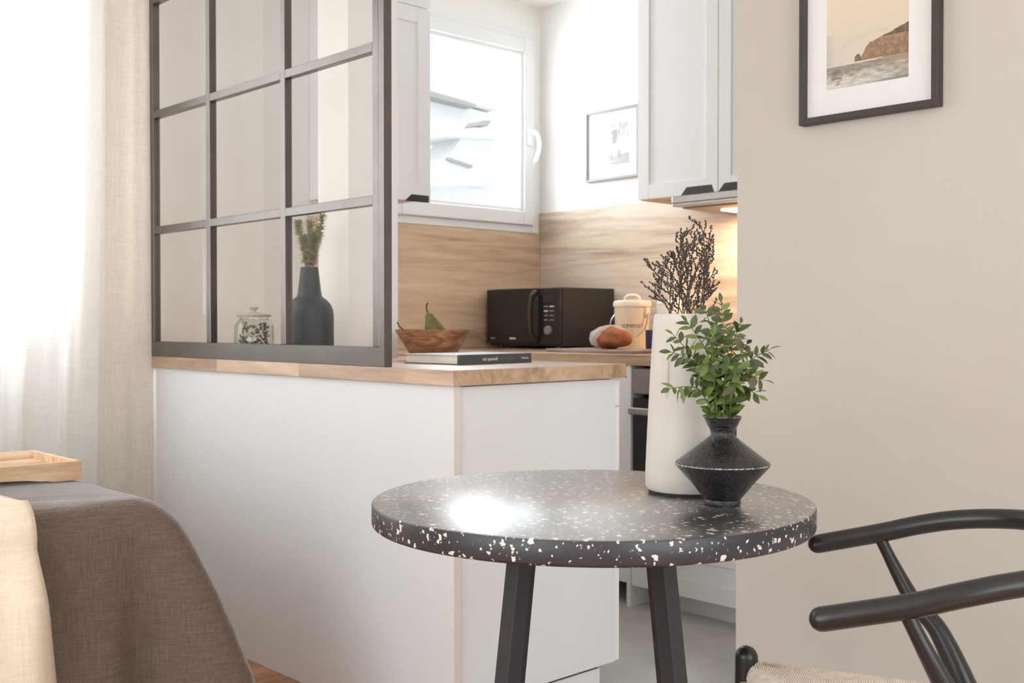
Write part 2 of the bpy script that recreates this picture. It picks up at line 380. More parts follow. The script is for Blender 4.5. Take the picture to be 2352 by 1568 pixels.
# ------------------------------------------------------------------ room shell
LW, RW = 1.887, 2.162          # window wall (y), kitchen right wall (x)
WX, WY = .80, -.25             # beige wall face and its end
YK = -1.55                     # far end of the space behind the beige wall
XL, YR, HC = -3.4, -4.2, 2.60
def st(name, bm, mat, parent=None, **k):
    return obj(name, bm, mat, parent, kind='structure', **k)
# floors
fl = st('floor', box((XL-.3, YR-.3, -.12), (RW+.3, LW+.3, -.014)), M['concrete'], label='grey kitchen floor and oak boards of the bedroom')
obj('kitchen_screed', box((.02, YR, -.014), (RW, LW, 0)), M['concrete'], fl)
bmp_ = None
PW = .14
for i in range(int((LW-YR)/PW)+1):
    y0 = YR + i*PW; x = XL - R.uniform(0, .9)
    while x < .02:
        L = 1.3; a, b = max(x, XL), min(x+L, .018)
        if b-a > .03 and y0+PW <= LW+.2:
            obj('plank', box((a, y0+.0008, -.014), (b-.001, min(y0+PW-.0008, LW), 0)), M['plank'], fl)
        x += L
st('ceiling', box((XL-.3, YR-.3, HC), (RW+.3, LW+.3, HC+.15)), M['ceiling'])
# window wall with two openings
KX0, KX1, KZ0, KZ1 = 1.17, 2.135, 1.48, 2.46          # kitchen window
BX0, BX1, BZ0, BZ1 = -2.45, -.26, 1.0, 2.42           # bedside window
TH = .26
bw = BM()
for a, b in (((XL-.3, 0), (BX0, HC)), ((BX0, 0), (BX1, BZ0)), ((BX0, BZ1), (BX1, HC)), ((BX1, 0), (.6, HC))):
    box((a[0], LW, a[1]), (b[0], LW+TH, b[1]), bw)
st('wall_back', bw, M['wall_cream'], label='cream window wall behind the curtains and the glazed partition')
bw = BM()
for a, b in (((.6, 0), (KX0, HC)), ((KX0, 0), (KX1, KZ0)), ((KX0, KZ1), (KX1, HC)), ((KX1, 0), (RW+.3, HC))):
    box((a[0], LW, a[1]), (b[0], LW+TH, b[1]), bw)
st('wall_kitchen_back', bw, M['wall_white'], label='white kitchen wall around the casement window')
st('wall_kitchen_right', box((RW, YK, 0), (RW+.3, LW, HC)), M['wall_white'], label='white kitchen wall behind the wall cabinets')
st('wall_kitchen_rear', box((WX+.12, YK-.15, 0), (RW+.3, YK, HC)), M['wall_white'])
st('wall_right', box((WX, YR-.2, 0), (WX+.12, WY, HC)), M['wall_beige'], label='plain beige wall beside the kitchen opening')
# rear and side walls (behind the camera); openings added to admit the fill lamps
bw = BM()
for a, b in (((XL-.3, 0), (-2.7, HC)), ((-2.7, 0), (.3, .45)), ((-2.7, 2.45), (.3, HC)), ((.3, 0), (WX, HC))):
    box((a[0], YR-.2, a[1]), (b[0], YR, b[1]), bw)
st('wall_rear', bw, M['wall_beige'])
bw = BM()
for a, b in (((YR, 0), (-2.5, HC)), ((-2.5, 0), (-.1, .45)), ((-2.5, 2.45), (-.1, HC)), ((-.1, 0), (LW, HC))):
    box((XL-.2, a[0], a[1]), (XL, b[0], b[1]), bw)
st('wall_left', bw, M['wall_beige'])
# boxed column standing on the peninsula worktop
st('column', box((.325, .902, .92), (.522, 1.075, HC)), M['wall_cream'], label='boxed-in cream column rising from the peninsula worktop')

# kitchen casement window
w1 = thing('window_1', None, None, (1.65, LW, KZ0), kind='structure'); setp(w1, 'white casement window above the wooden backsplash')
def ringframe(x0, x1, z0, z1, w, y0, y1):
    bm = BM()
    box((x0, y0, z0), (x0+w, y1, z1), bm); box((x1-w, y0, z0), (x1, y1, z1), bm)
    box((x0+w, y0, z0), (x1-w, y1, z0+w), bm); box((x0+w, y0, z1-w), (x1-w, y1, z1), bm); return bm
obj('outer_frame', ringframe(KX0, KX1, KZ0, KZ1, .036, LW-.012, LW+.06), M['pvc'], w1, bevel=.003)
SX0, SX1, SZ0, SZ1 = KX0+.038, KX1-.042, KZ0+.036, KZ1-.036
sash = obj('sash', ringframe(SX0, SX1, SZ0, SZ1, .066, LW-.03, LW+.05), M['pvc'], w1, bevel=.006, seg=3)
obj('glazing_bead', ringframe(SX0+.062, SX1-.062, SZ0+.062, SZ1-.062, .022, LW-.016, LW+.04), M['pvc'], sash, bevel=.005, seg=3)
obj('pane', box((SX0+.07, LW+.012, SZ0+.07), (SX1-.07, LW+.016, SZ1-.07)), M['pane'], sash)
hx = SX1-.036
obj('handle_plate', box((hx-.014, LW-.040, 1.905), (hx+.014, LW-.028, 1.985)), M['pvc_handle'], w1, bevel=.005, seg=3)
hp = spline([(hx, LW-.04, 1.965), (hx, LW-.075, 1.962), (hx+.012, LW-.085, 1.93), (hx+.012, LW-.085, 1.88), (hx-.006, LW-.08, 1.825)], 6)
P_, Q_ = rounded_ends(hp, .011); obj('handle_lever', tube(P_, Q_, n=12), M['pvc_handle'], w1, smooth=True)
obj('sill', box((KX0, LW+.06, KZ0), (KX1, LW+TH+.03, KZ0+.03)), M['pvc'], w1)
# bedside window behind the curtains
w2 = thing('window_2', None, None, (-1.35, LW, BZ0), kind='structure'); setp(w2, 'tall bedside window behind the sheer curtain')
fr2 = ringframe(BX0, BX1, BZ0, BZ1, .07, LW+.03, LW+.09); box((-1.39, LW+.03, BZ0), (-1.31, LW+.09, BZ1), fr2)
obj('frame', fr2, M['pvc'], w2, bevel=.004)
obj('pane', box((BX0+.06, LW+.055, BZ0+.06), (-1.38, LW+.06, BZ1-.06)), M['pane'], w2)
obj('pane', box((-1.32, LW+.055, BZ0+.06), (BX1-.06, LW+.06, BZ1-.06)), M['pane'], w2)
obj('sill', box((BX0-.05, LW-.05, BZ0-.035), (BX1+.05, LW+.03, BZ0)), M['pvc'], w2, bevel=.004)

# wooden backsplash panels
st('trim_1', box((pix(709, 650, 'y', LW-.01).x, LW-.010, .921), (RW-.011, LW, KZ0-.001)), M['laminate_x'], bevel=.001, seg=1,
    label='wood-grain backsplash panel below the kitchen window')
st('trim_2', box((RW-.010, -.7, .921), (RW, LW-.0005, 1.583)), M['laminate_y'], bevel=.001, seg=1,
    label='wood-grain backsplash panel behind the microwave')

# ------------------------------------------------------------------ worktops
T, TT = .92, .038
def worktop(name, label, x0, x1, y0, y1, along, cuts, mat, skip=None):
    t = thing(name, label, 'worktop', ((x0+x1)/2, (y0+y1)/2, T-TT))
    a0, a1 = (y0, y1) if along == 'y' else (x0, x1)
    for i in range(len(cuts)-1):
        c0, c1 = cuts[i], cuts[i+1]; s = a0
        first = True
        while s < a1-1e-4:
            e = s + (R.uniform(.12, .42) if first else R.uniform(.34, .6)); first = False
            if a1-e < .14: e = a1
            b = box((c0, s, T-TT), (c1, e, T)) if along == 'y' else box((s, c0, T-TT), (e, c1, T))
            obj('stave', b, mat, t, bevel=.0006, seg=1); s = e
    return t
cuts = [0] + [pix(u, 845, 'y', 0).x for u in (1077, 1128, 1218, 1253, 1340, 1380)] + [.63]
worktop('peninsula_worktop', 'oak block worktop on the white peninsula under the glazed partition', 0, .63, 0, LW-.002, 'y', cuts, M['oak'])
worktop('sink_worktop', 'oak block worktop below the kitchen window', .63, 1.335, 1.262, LW-.0105, 'x', [1.262, 1.35, 1.44, 1.54, 1.63, 1.72, 1.80, LW-.0105], M['oak_x'])
worktop('side_worktop', 'oak block worktop carrying the microwave', 1.335, RW-.0105, -.6, LW-.0105, 'y', [1.335, 1.44, 1.55, 1.66, 1.75, 1.85, 1.94, 2.05, RW-.0105], M['oak'])

# ------------------------------------------------------------------ base cabinets
pc = thing('peninsula_cabinet', 'white flat-panelled peninsula base below the oak worktop', 'cabinet', (.32, .9, 0))
obj('side_panel', box((.012, .012, 0), (.032, LW-.004, T-TT)), M['lacquer'], pc, bevel=.001, seg=1)
obj('panel_edge', box((.0122, .0112, .001), (.0318, .012, T-TT-.001)), M['edge'], pc)
obj('end_panel', box((.0325, .018, .088), (.606, .036, T-TT-.004)), M['lacquer'], pc, bevel=.001, seg=1)
obj('carcass', box((.034, .037, .09), (.605, LW-.004, T-TT-.0005)), M['lacquer2'], pc)
obj('plinth', box((.034, .03, 0), (.555, LW-.01, .078)), M['lacquer'], pc)
obj('toe_gap', box((.036, .034, .0785), (.552, LW-.02, .0895)), M['dark_gap'], pc)
for k in range(3):
    y0 = .02 + k*.6; y1 = min(y0+.597, 1.25)
    if y1 - y0 < .1: break
    for za, zb in ((.09, .50), (.504, .80), (.804, T-TT-.006)):
        obj('drawer_front', box((.6065, y0, za), (.625, y1, zb)), M['lacquer2'], pc, bevel=.001, seg=1)
sc_ = thing('sink_cabinet', 'white base cabinet under the window worktop', 'cabinet', (1.0, 1.57, 0))
obj('carcass', box((.632, 1.29, .08), (1.333, LW-.002, T-TT-.0005)), M['lacquer2'], sc_)
obj('plinth', box((.632, 1.33, 0), (1.333, 1.345, .08)), M['lacquer2'], sc_)
for x0 in (.634, .985):
    d = obj('door', box((x0, 1.272, .085), (x0+.346, 1.289, T-TT-.004)), M['lacquer2'], sc_, bevel=.001, seg=1)
    obj('handle', box((x0+.1, 1.258, .845), (x0+.27, 1.272, .86)), M['black_plastic'], d)
# run along the right wall
RY = -.006                                           # near end of the run
PX = .597                                            # end panel (y)
cc = thing('corner_cabinet', 'white corner base cabinet under the microwave', 'cabinet', (1.7, 1.2, 0))
obj('carcass', box((1.41, PX+.021, .085), (RW-.002, LW-.002, T-TT-.0005)), M['lacquer2'], cc)
for za, zb in ((.085, .836), (.842, T-TT-.003)):
    obj('front', box((1.352, PX+.021, za), (1.409, 1.255, zb)), M['lacquer2'], cc, bevel=.001, seg=1)
for y in (.66, 1.2): obj('foot', lathe([(0, 0), (.022, 0), (.022, .012), (.015, .02), (.015, .086), (0, .086)], (1.43, y, 0), n=16), M['black_plastic'], cc)
oc = thing('oven_cabinet', 'white built-in oven housing with a panelled bottom drawer', 'cabinet', (1.7, .38, 0))
obj('end_panel', box((1.347, PX, 0), (RW-.002, PX+.019, T-TT-.0005)), M['lacquer2'], oc, bevel=.001, seg=1)
obj('carcass', box((1.371, RY+.004, .09), (RW-.002, PX-.001, .285)), M['lacquer2'], oc)
obj('plinth', box((1.445, RY+.004, 0), (1.462, PX-.001, .09)), M['lacquer'], oc)
def shaker(name, parent, x, y0, y1, z0, z1, fw=.055, dep=.02, rec=.008, mat=None, axis='x', sub=True):
    """framed door facing -x (axis x) or -y (axis y): frame pieces proud of a recessed panel"""
    mat = mat or M['lacquer2']; bm = BM()
    def B(a0, a1, c0, c1, d0, d1, b_):
        if axis == 'x': box((x+d0, a0, c0), (x+d1, a1, c1), b_)
        else: box((a0, x+d0, c0), (a1, x+d1, c1), b_)
    B(y0, y0+fw, z0, z1, 0, dep, bm); B(y1-fw, y1, z0, z1, 0, dep, bm)
    B(y0+fw, y1-fw, z0, z0+fw, 0, dep, bm); B(y0+fw, y1-fw, z1-fw, z1, 0, dep, bm)
    d = obj(name, bm, mat, parent, bevel=.0012, seg=1)
    pb = BM(); B(y0+fw-.002, y1-fw+.002, z0+fw-.002, z1-fw+.002, rec, dep-.002, pb)
    obj('door_panel', pb, mat, d); return d
dr = shaker('drawer', oc, 1.350, RY+.006, PX-.003, .080, .272, .062, .019, .007)
ov = thing('built_in_oven', 'built-in oven with steel control panel and black door under the worktop', 'oven', (1.7, .38, .287))
obj('body', box((1.42, RY+.008, .287), (RW-.05, PX-.004, T-TT-.002)), M['black_plastic'], ov)
obj('control_panel', box((1.350, RY+.008, .778), (1.42, PX-.003, .872)), M['steel_dark'], ov, bevel=.006, seg=3)
obj('door', box((1.353, RY+.008, .29), (1.42, PX-.005, .765)), M['black_gloss'], ov, bevel=.002, seg=1)
oh = obj('handle', box((1.314, RY+.03, .706), (1.330, PX-.012, .732)), M['steel'], ov, bevel=.006, seg=3)
for y in (RY+.05, PX-.05): obj('bracket', box((1.330, y, .712), (1.3525, y+.012, .726)), M['steel'], oh)

# ------------------------------------------------------------------ wall cabinets and hood
def notch_handle(parent, x, y0, y1, z, axis='x'):
    if axis == 'x': b = prism([(y0, z), (y1, z), (y1-.028, z+.030), (y0+.012, z+.030)], 'x', x-.0015, x+.02)
    else: b = prism([(y0, z), (y1, z), (y1, z+.026), (y0+.03, z+.026)], 'y', x-.0015, x+.02)
    obj('notch_handle', b, M['black_plastic'], parent, label='black recessed finger pull')
CZ = 1.543
wc = thing('wall_cabinet', 'white panelled wall cabinet above the steel extractor hood', 'wall cabinet', (1.97, .55, CZ))
obj('carcass', box((1.812, .135, CZ+.018), (RW-.002, .938, 2.42)), M['lacquer2'], wc, bevel=.001, seg=1)
obj('bottom_shelf', box((1.84, .14, CZ+.012), (RW-.004, .934, CZ+.0178)), M['laminate_y'], wc)
obj('side_panel', box((1.812, .9385, CZ-.002), (RW-.002, .940, 2.42)), M['lacquer2'], wc)
d1 = shaker('door', wc, 1.79, .5385, .94, CZ, 2.42, .058); d2 = shaker('door', wc, 1.79, .135, .5355, CZ, 2.42, .058)
notch_handle(d1, 1.79, .555, .715, CZ); notch_handle(d2, 1.79, .34, .534, CZ)
CX0 = pix(709, 300, 'y', LW).x
lc = thing('wall_cabinet', 'white panelled wall cabinet hung left of the kitchen window', 'wall cabinet', (.96, 1.7, CZ))
CL = 1.532
obj('carcass', box((CX0+.002, 1.539, CL+.012), (1.158, LW-.002, 2.42)), M['lacquer2'], lc, bevel=.001, seg=1)
d3 = shaker('door', lc, 1.517, CX0, 1.16, CL, 2.32, .064, axis='y'); notch_handle(d3, 1.517, 1.03, 1.15, CL, 'y')
obj('top_filler', box((CX0, 1.519, 2.323), (1.16, 1.538, 2.42)), M['lacquer2'], lc)
hd = thing('extractor_hood', 'slim brushed steel extractor hood under the wall cabinet', 'hood', (1.97, .45, 1.50))
obj('front_bar', box((1.776, .152, 1.512), (1.80, .752, 1.541)), M['steel'], hd, bevel=.003)
obj('lower_lip', box((1.772, .152, 1.499), (1.83, .746, 1.511)), M['steel'], hd, bevel=.002)
obj('housing', box((1.832, .152, 1.494), (RW-.012, .74, 1.541)), M['steel_dark'], hd, bevel=.002)
obj('lamp', box((1.95, .55, 1.487), (2.06, .64, 1.4945)), M['lamp'], hd, bevel=.002)
lt = bpy.data.lights.new('hood_light', 'AREA'); lt.shape = 'RECTANGLE'; lt.size = .1; lt.size_y = .1; lt.energy = 4; lt.color = (1, .68, .42)
lo = bpy.data.objects.new('hood_light', lt); lo.location = (2.005, .595, 1.483); COL.objects.link(lo)

# ------------------------------------------------------------------ glazed partition on the peninsula
gp = thing('glazed_partition', 'black steel framed glass partition standing on the peninsula worktop', 'partition', (.012, .95, T))
PT = 2.55
ys = [(1.592, 1.638), (1.199, 1.224), (.752, .777), (.301, .326)]
hz = [1.354, 1.752, 2.145]
obj('bottom_rail', box((.0, .277, T), (.026, 1.87, .972)), M['iron'], gp, bevel=.0015, seg=1)
obj('top_rail', box((.0, .277, PT-.05), (.026, 1.87, PT)), M['iron'], gp, bevel=.0015, seg=1)
obj('end_post', box((.0, .2995, .9722), (.026, .326, PT-.0502)), M['iron'], gp, bevel=.0015, seg=1)
obj('end_post', box((.0005, .2765, .921), (.0255, .2993, PT)), M['iron'], gp)
for k in (1, 2): obj('mullion', box((.0, ys[k][0], .9722), (.025, ys[k][1], PT-.0502)), M['iron'], gp, bevel=.0012, seg=1)
obj('mullion', box((.0, 1.60, .9722), (.025, 1.638, PT-.0502)), M['iron'], gp, bevel=.0012, seg=1)
edges = [.326, ys[2][0], ys[2][1], ys[1][0], ys[1][1], 1.60, 1.638, 1.87]
zed = [.9722] + sum([[z-.0125, z+.0125] for z in hz], []) + [PT-.0502]
for c in range(4):
    ya, yb = edges[2*c], edges[2*c+1]
    for z in hz: obj('glazing_bar', box((.0005, ya+.0002, z-.0125), (.0245, yb-.0002, z+.0125)), M['iron'], gp, bevel=.0012, seg=1)
    for r in range(4):
        obj('pane', box((.011, ya, zed[2*r]), (.015, yb, zed[2*r+1])), M['pane_partition'], gp)

# ------------------------------------------------------------------ pictures
def art_mesh(name, parent, mat, org, ux, uz, w, h, nx, nz, fn):
    """printed sheet: grid of nx*nz quads, colour fn(u, v)"""
    bm = BM(); cl = bm.loops.layers.float_color.new('print'); org = Vector(org) - ORG[parent]
    V = [[bm.verts.new(org + Vector(ux)*(w*i/nx) + Vector(uz)*(h*j/nz)) for i in range(nx+1)] for j in range(nz+1)]
    for j in range(nz):
        for i in range(nx):
            f = bm.faces.new((V[j][i], V[j][i+1], V[j+1][i+1], V[j+1][i]))
            for l, (a, b) in zip(f.loops, ((i, j), (i+1, j), (i+1, j+1), (i, j+1))): l[cl] = srgb(fn(a/nx, b/nz))
    me = bpy.data.meshes.new(name); bm.to_mesh(me); bm.free(); me.materials.append(mat)
    o = bpy.data.objects.new(name, me); COL.objects.link(o); o.parent = parent; ORG[o] = ORG[parent]; return o
def nz3(x, y, s, k=0): return noise.fractal(Vector((x*s, y*s, 3.7+k)), .6, 2.0, 4)
def mixc(a, b, t):
    t = max(0, min(1, t)); return tuple(int(p+(q-p)*t) for p, q in zip(a, b))
def sea(u, v):
    W, H = .27, .42; h = v*H
    prof = [(0, .0), (.345, .073), (.352, .088), (.375, .097), (.41, .096), (.425, .086), (.44, .09), (.47, .104), (.50, .117), (.53, .124), (.6, .129), (.67, .136), (.72, .140), (.78, .143), (.83, .150), (.9, .156), (1.0, .164)]
    top = 0
    for (a, b), (c, d) in zip(prof, prof[1:]):
        if a <= u <= c: top = b+(d-b)*(u-a)/(c-a)
    top += .0016*nz3(u, .2, 30)
    hor = .0725 + .002*u
    if h > hor:
        if u > .345 and h < top:
            g = nz3(u*2.2, h*9, 9, 2)
            if u > .7 and h > .139: return mixc((112, 96, 84), (140, 124, 110), .5+g)
            if u > .66 and .1365 < h <= .139: return (92, 76, 64)
            if u < .43: return mixc((112, 104, 88), (140, 124, 104), .5+g)
            return mixc((150, 120, 96), (180, 148, 120), .45+.9*g+(h-.1)*4)
        t = (h-hor)/(H-hor); g = nz3(u, h*2, 5, 5)
        c = mixc((222, 211, 194), (246, 222, 190), t*1.25+.12*g)
        d = abs(h-(.105+.05*math.sin(u*2.4)))
        if u < .75: c = mixc(c, (204, 192, 176), max(0, .55-d*55)*(.6+g))
        if u < .1 and h < .17: c = mixc(c, (196, 190, 182), (.1-u)*7)
        return c
    if h > hor-.003: return (228, 218, 204) if u < .7 else (176, 152, 126)
    g = nz3(u*.9, h*9, 9, 9); g2 = nz3(u*.7, h*22, 12, 4); t = (hor-h)/hor
    c = mixc((150, 142, 128), (178, 168, 152), .5+g2*1.2)
    if u > .6: c = mixc(c, (176, 158, 136), (u-.6)*2)
    foam = t*2.1 - .55 - .25*(u-.3) + g*.6
    c = mixc(c, (224, 217, 207), foam)
    c = mixc(c, (158, 148, 136), max(0, (u-.30)*(t-.55)*4.2 + g2*.5*(t > .6)))
    if (u-.13)**2 + ((h-.036)*3)**2 < .005: c = mixc(c, (128, 118, 108), .4+g2*1.5)
    return c
bp = thing('framed_picture', 'large black-framed seascape print on the beige wall', 'picture', (WX, -.63, 1.54))
def pframe(parent, name, x0, x1, y0, y1, z0, z1, w, mat):
    bm = BM(); box((x0, y0, z0), (x1, y0+w, z1), bm); box((x0, y1-w, z0), (x1, y1, z1), bm)
    box((x0, y0+w, z0), (x1, y1-w, z0+w), bm); box((x0, y0+w, z1-w), (x1, y1-w, z1), bm)
    return obj(name, bm, mat, parent, bevel=.001, seg=1)
FX = WX-.029
pl, pr_ = pix(1834, 288, 'x', FX), pix(2153.3, 242, 'x', FX); fy1, fy0 = pl.y, pr_.y; fz = (pl.z+pr_.z)/2; ft = fz+.49
pframe(bp, 'frame', FX, WX-.001, fy0, fy1, fz, ft, .0165, M['frame_black'])
obj('backing', box((WX-.010, fy0+.01, fz+.01), (WX-.002, fy1-.01, ft-.01)), M['mat_board'], bp)
il, ir = pix(1899, 208.4, 'x', WX-.0105), pix(2088, 176.8, 'x', WX-.0105); iy1, iy0, iz = il.y, ir.y, (il.z+ir.z)/2; it = iz+.34
mb = BM(); mx0 = WX-.0135; k_ = .0162
for a, b, c, d in ((fy0+k_, iy0, fz+k_, ft-k_), (iy1, fy1-k_, fz+k_, ft-k_), (iy0, iy1, fz+k_, iz), (iy0, iy1, it, ft-k_)):
    box((mx0, a, c), (WX-.0102, b, d), mb)
obj('mat', mb, M['mat_board'], bp)
art_mesh('seascape_print', bp, M['art'], (WX-.0104, iy1, iz), (0, -1, 0), (0, 0, 1), iy1-iy0, it-iz, 130, 190, sea)
obj('glass', box((WX-.0255, fy0+k_, fz+k_), (WX-.0235, fy1-k_, ft-k_)), M['picture_glass'], bp)
def grove(u, v):
    g = nz3(u, v, 6, 1); g2 = nz3(u, v, 14, 2)
    c = mixc((232, 230, 230), (246, 245, 245), .5+g)
    if v > .66 - .12*u + .06*g2: c = mixc(c, (178, 170, 172), .55+.5*g2)
    if v > .55 and (u-.2)**2+(v-.75)**2 < .03: c = mixc(c, (240, 240, 240), .8)
    if abs(u-.52) < .08+.02*g2 and .5 < v < .85: c = mixc(c, (168, 160, 164), .8)
    if abs(u-.78) < .17 and .42 < v < .68: c = mixc(c, (214, 213, 214), .6)
    for cx_, cy_, s in ((.40, .2, .08), (.68, .25, .07)):
        if abs(u-cx_) < s*(1.15-(v-cy_+.1)*3) and cy_-.08 < v < cy_+.12: c = mixc(c, (170, 165, 170), .75)
    if v < .16+.10*u+.03*g: c = mixc(c, (180, 170, 178), .35+.5*u)
    if u < .03 or v < .05: c = mixc(c, (186, 184, 186), .7)
    return c
kp = thing('framed_picture', 'small grey-framed monochrome print beside the wall cabinet', 'picture', (RW, 1.4, 1.70))
pframe(kp, 'frame', RW-.022, RW-.001, 1.235, 1.563, 1.703, 2.032, .012, M['frame_grey'])
obj('backing', box((RW-.010, 1.245, 1.712), (RW-.002, 1.553, 2.023)), M['mat_board'], kp)
art_mesh('photo_print', kp, M['art'], (RW-.0106, 1.485, 1.772), (0, -1, 0), (0, 0, 1), .188, .190, 70, 70, grove)
obj('glass', box((RW-.017, 1.247, 1.715), (RW-.0155, 1.551, 2.020)), M['picture_glass'], kp)

# ------------------------------------------------------------------ lettering helper
def lettering(name, body, size, mat, parent, mtx, ext=.0004):
    cu = bpy.data.curves.new(name, 'FONT'); cu.body = body; cu.size = size; cu.extrude = ext; cu.align_x = 'CENTER'; cu.align_y = 'CENTER'
    cu.resolution_u = 3
    tmp = bpy.data.objects.new('tmp_text', cu); COL.objects.link(tmp)
    dg = bpy.context.evaluated_depsgraph_get(); me = bpy.data.meshes.new_from_object(tmp.evaluated_get(dg))
    bpy.data.objects.remove(tmp); bpy.data.curves.remove(cu)
    me.name = name; me.transform(Matrix.Translation(-ORG[parent]) @ mtx); me.materials.clear(); me.materials.append(mat)
    o = bpy.data.objects.new(name, me); COL.objects.link(o); o.parent = parent; ORG[o] = ORG[parent]; return o
def face_mtx(loc, right, up):
    r = Vector(right).normalized(); u = Vector(up).normalized(); n = r.cross(u)
    m = Matrix((r, u, n)).transposed().to_4x4(); m.translation = Vector(loc); return m

# ------------------------------------------------------------------ microwave
mw = thing('microwave', 'black microwave with curved handle on the side worktop', 'microwave', (1.945, 1.6, T))
MX0, MX1, MY0, MY1, MZ0, MZ1 = 1.76, 2.125, 1.362, 1.842, T+.012, 1.195
obj('body', box((MX0+.022, MY0, MZ0), (MX1, MY1, MZ1)), M['black_plastic'], mw, bevel=.005, seg=2)
DY = MY0 + .13
obj('door', box((MX0, DY+.001, MZ0+.012), (MX0+.021, MY1-.002, MZ1-.003)), M['black_gloss'], mw, bevel=.004, seg=2)
cp = obj('control_panel', box((MX0+.001, MY0+.002, MZ0+.012), (MX0+.021, DY-.001, MZ1-.003)), M['black_gloss'], mw, bevel=.004, seg=2)
hy = DY+.012
hp = spline([(MX0-.001, hy, MZ1-.02), (MX0-.026, hy+.004, MZ1-.04), (MX0-.036, hy+.006, MZ1-.09), (MX0-.036, hy+.006, MZ0+.09), (MX0-.026, hy+.004, MZ0+.045), (MX0-.001, hy-.004, MZ0+.025)], 6)
obj('handle', tube(hp, .013, n=12, flat=.75), M['black_plastic'], mw, smooth=True)
obj('display', box((MX0-.0004, MY0+.03, MZ1-.066), (MX0+.002, MY0+.10, MZ1-.036)), M['black_plastic'], cp)
for r in range(4):
    for c in range(2):
        y = MY0+.034+c*.036; z = MZ1-.088-r*.020
        obj('button', box((MX0-.0005, y, z), (MX0+.002, y+.026, z+.006)), M['ink_white'] if (r+c) % 2 == 0 and r < 2 else M['steel_dark'], cp)
kb = lathe([(0, .016), (.017, .016), (.020, .012), (.021, 0), (0, 0)], (0, 0, 0), n=24)
bmesh.ops.transform(kb, verts=kb.verts, matrix=Matrix.Translation((MX0+.001, MY0+.065, MZ0+.072)) @ Matrix.Rotation(-PI/2, 4, 'Y'))
obj('dial', kb, M['steel_dark'], cp, smooth=True)
for y, w in ((MY1-.06, .030), (MY1-.20, .040)):
    obj('label_mark', box((MX0-.0006, y, MZ0+.030), (MX0+.001, y+w, MZ0+.038)), M['ink_white'] if w > .035 else M['steel_dark'], mw)
for k in range(5): obj('vent_slot', box((MX0+.12, MY0-.0006, MZ0+.03+k*.011), (MX0+.24, MY0+.001, MZ0+.034+k*.011)), M['dark_gap'], mw)
for x in (MX0+.05, MX1-.05):
    for y in (MY0+.05, MY1-.05): obj('foot', lathe([(0, 0), (.014, 0), (.014, .013), (0, .013)], (x, y, T), n=14), M['black_plastic'], mw)

# ------------------------------------------------------------------ fruit bowl and pears
BC = (.50, .69, T)
obj('fruit_bowl', lathe([(0, 0), (.060, 0), (.066, .003), (.1205, .090), (.1205, .094), (.1155, .094), (.064, .012), (0, .010)], BC, n=64), M['bowl'], smooth=True,
    label='flared acacia wood fruit bowl on the peninsula', cat='bowl')
def pear(loc, rot, s, label, sl=1):
    t = thing('pear', label, 'pear', (0, 0, 0), 'pears in the wooden bowl', rotz=0)
    t.location = loc; t.rotation_euler = rot
    obj('body', lathe([(0, -.036*s), (.018*s, -.034*s), (.032*s, -.018*s), (.034*s, -.002*s), (.027*s, .020*s), (.017*s, .042*s), (.013*s, .056*s), (.006*s, .063*s), (0, .0635*s)], (0, 0, 0), n=28), M['pear'], t, smooth=True, auto=False)
    obj('stem', tube(spline([(0, 0, .060*s), (.001, .001, .060*s+.012*sl), (.006, .002, .060*s+.026*sl), (.014, .0, .060*s+.033*sl)], 4), [.0026*s]*12 + [.0034*s], n=6), M['stem'], t, smooth=True)
# first pear leans on the wall of the bowl, second lies deeper so that only its stalk shows
pear((.520, .706, T+.088), (math.radians(-16), math.radians(-14), 0), 1.0, 'green pear leaning upright in the wooden bowl')
pear((.458, .694, T+.060), (math.radians(-8), math.radians(-62), math.radians(-42)), .82, 'pear lying low in the wooden bowl, only its stalk showing', 1.45)

# ------------------------------------------------------------------ book
bk = thing('book', 'thick grey hardback book lying on the peninsula', 'book', (.24, .265, T), rotz=math.radians(4.5))
BW_, BD_, BH_ = .302, .215, .027
obj('lower_cover', box((0, 0, 0), (BW_, BD_, .0025)), M['book_cover'], bk)
obj('upper_cover', box((0, 0, BH_-.0025), (BW_, BD_, BH_)), M['book_top'], bk)
obj('page_block', box((.004, .004, .0026), (BW_-.004, BD_-.004, BH_-.0026)), M['pages'], bk)
sp = obj('spine', box((0, -.0025, 0), (BW_, .0038, BH_)), M['book_cover'], bk, bevel=.001, seg=1)
def bl(body, size, x): return lettering('lettering', body, size, M['ink_white'], sp, face_mtx((x, -.0028, BH_/2), (1, 0, 0), (0, 0, 1)))
bl('eat speendi', .0135, .125); bl('Thomson', .0085, .272)
obj('rule', box((.166, -.0032, BH_/2-.0008), (.222, -.0024, BH_/2+.0008)), M['steel_dark'], sp)

# ------------------------------------------------------------------ glass jar with dried leaves
JC = Vector((.125, 1.145, T))
obj('glass_jar', lathe([(0, .001), (.056, 0), (.0625, .008), (.0635, .06), (.0625, .108), (.052, .124), (.046, .128), (.046, .133), (.0435, .133), (.0435, .127), (.050, .121), (.0605, .106), (.0615, .06), (.060, .010), (0, .006)], JC, n=40), M['jar_glass'], smooth=True,
    label='round glass storage jar with knobbed lid behind the partition', cat='jar')
jl = thing('jar_lid', 'knobbed glass lid resting on the storage jar', 'lid', JC+Vector((0, 0, .134)))
obj('disc', lathe([(0, 0), (.052, 0), (.055, .004), (.055, .008), (.040, .013), (.015, .016), (0, .016)], JC+Vector((0, 0, .134)), n=36), M['jar_lid'], jl, smooth=True)
obj('knob', lathe([(0, .0165), (.008, .0165), (.007, .022), (.013, .027), (.015, .031), (.010, .034), (0, .034)], JC+Vector((0, 0, .134)), n=24), M['jar_lid'], jl, smooth=True)
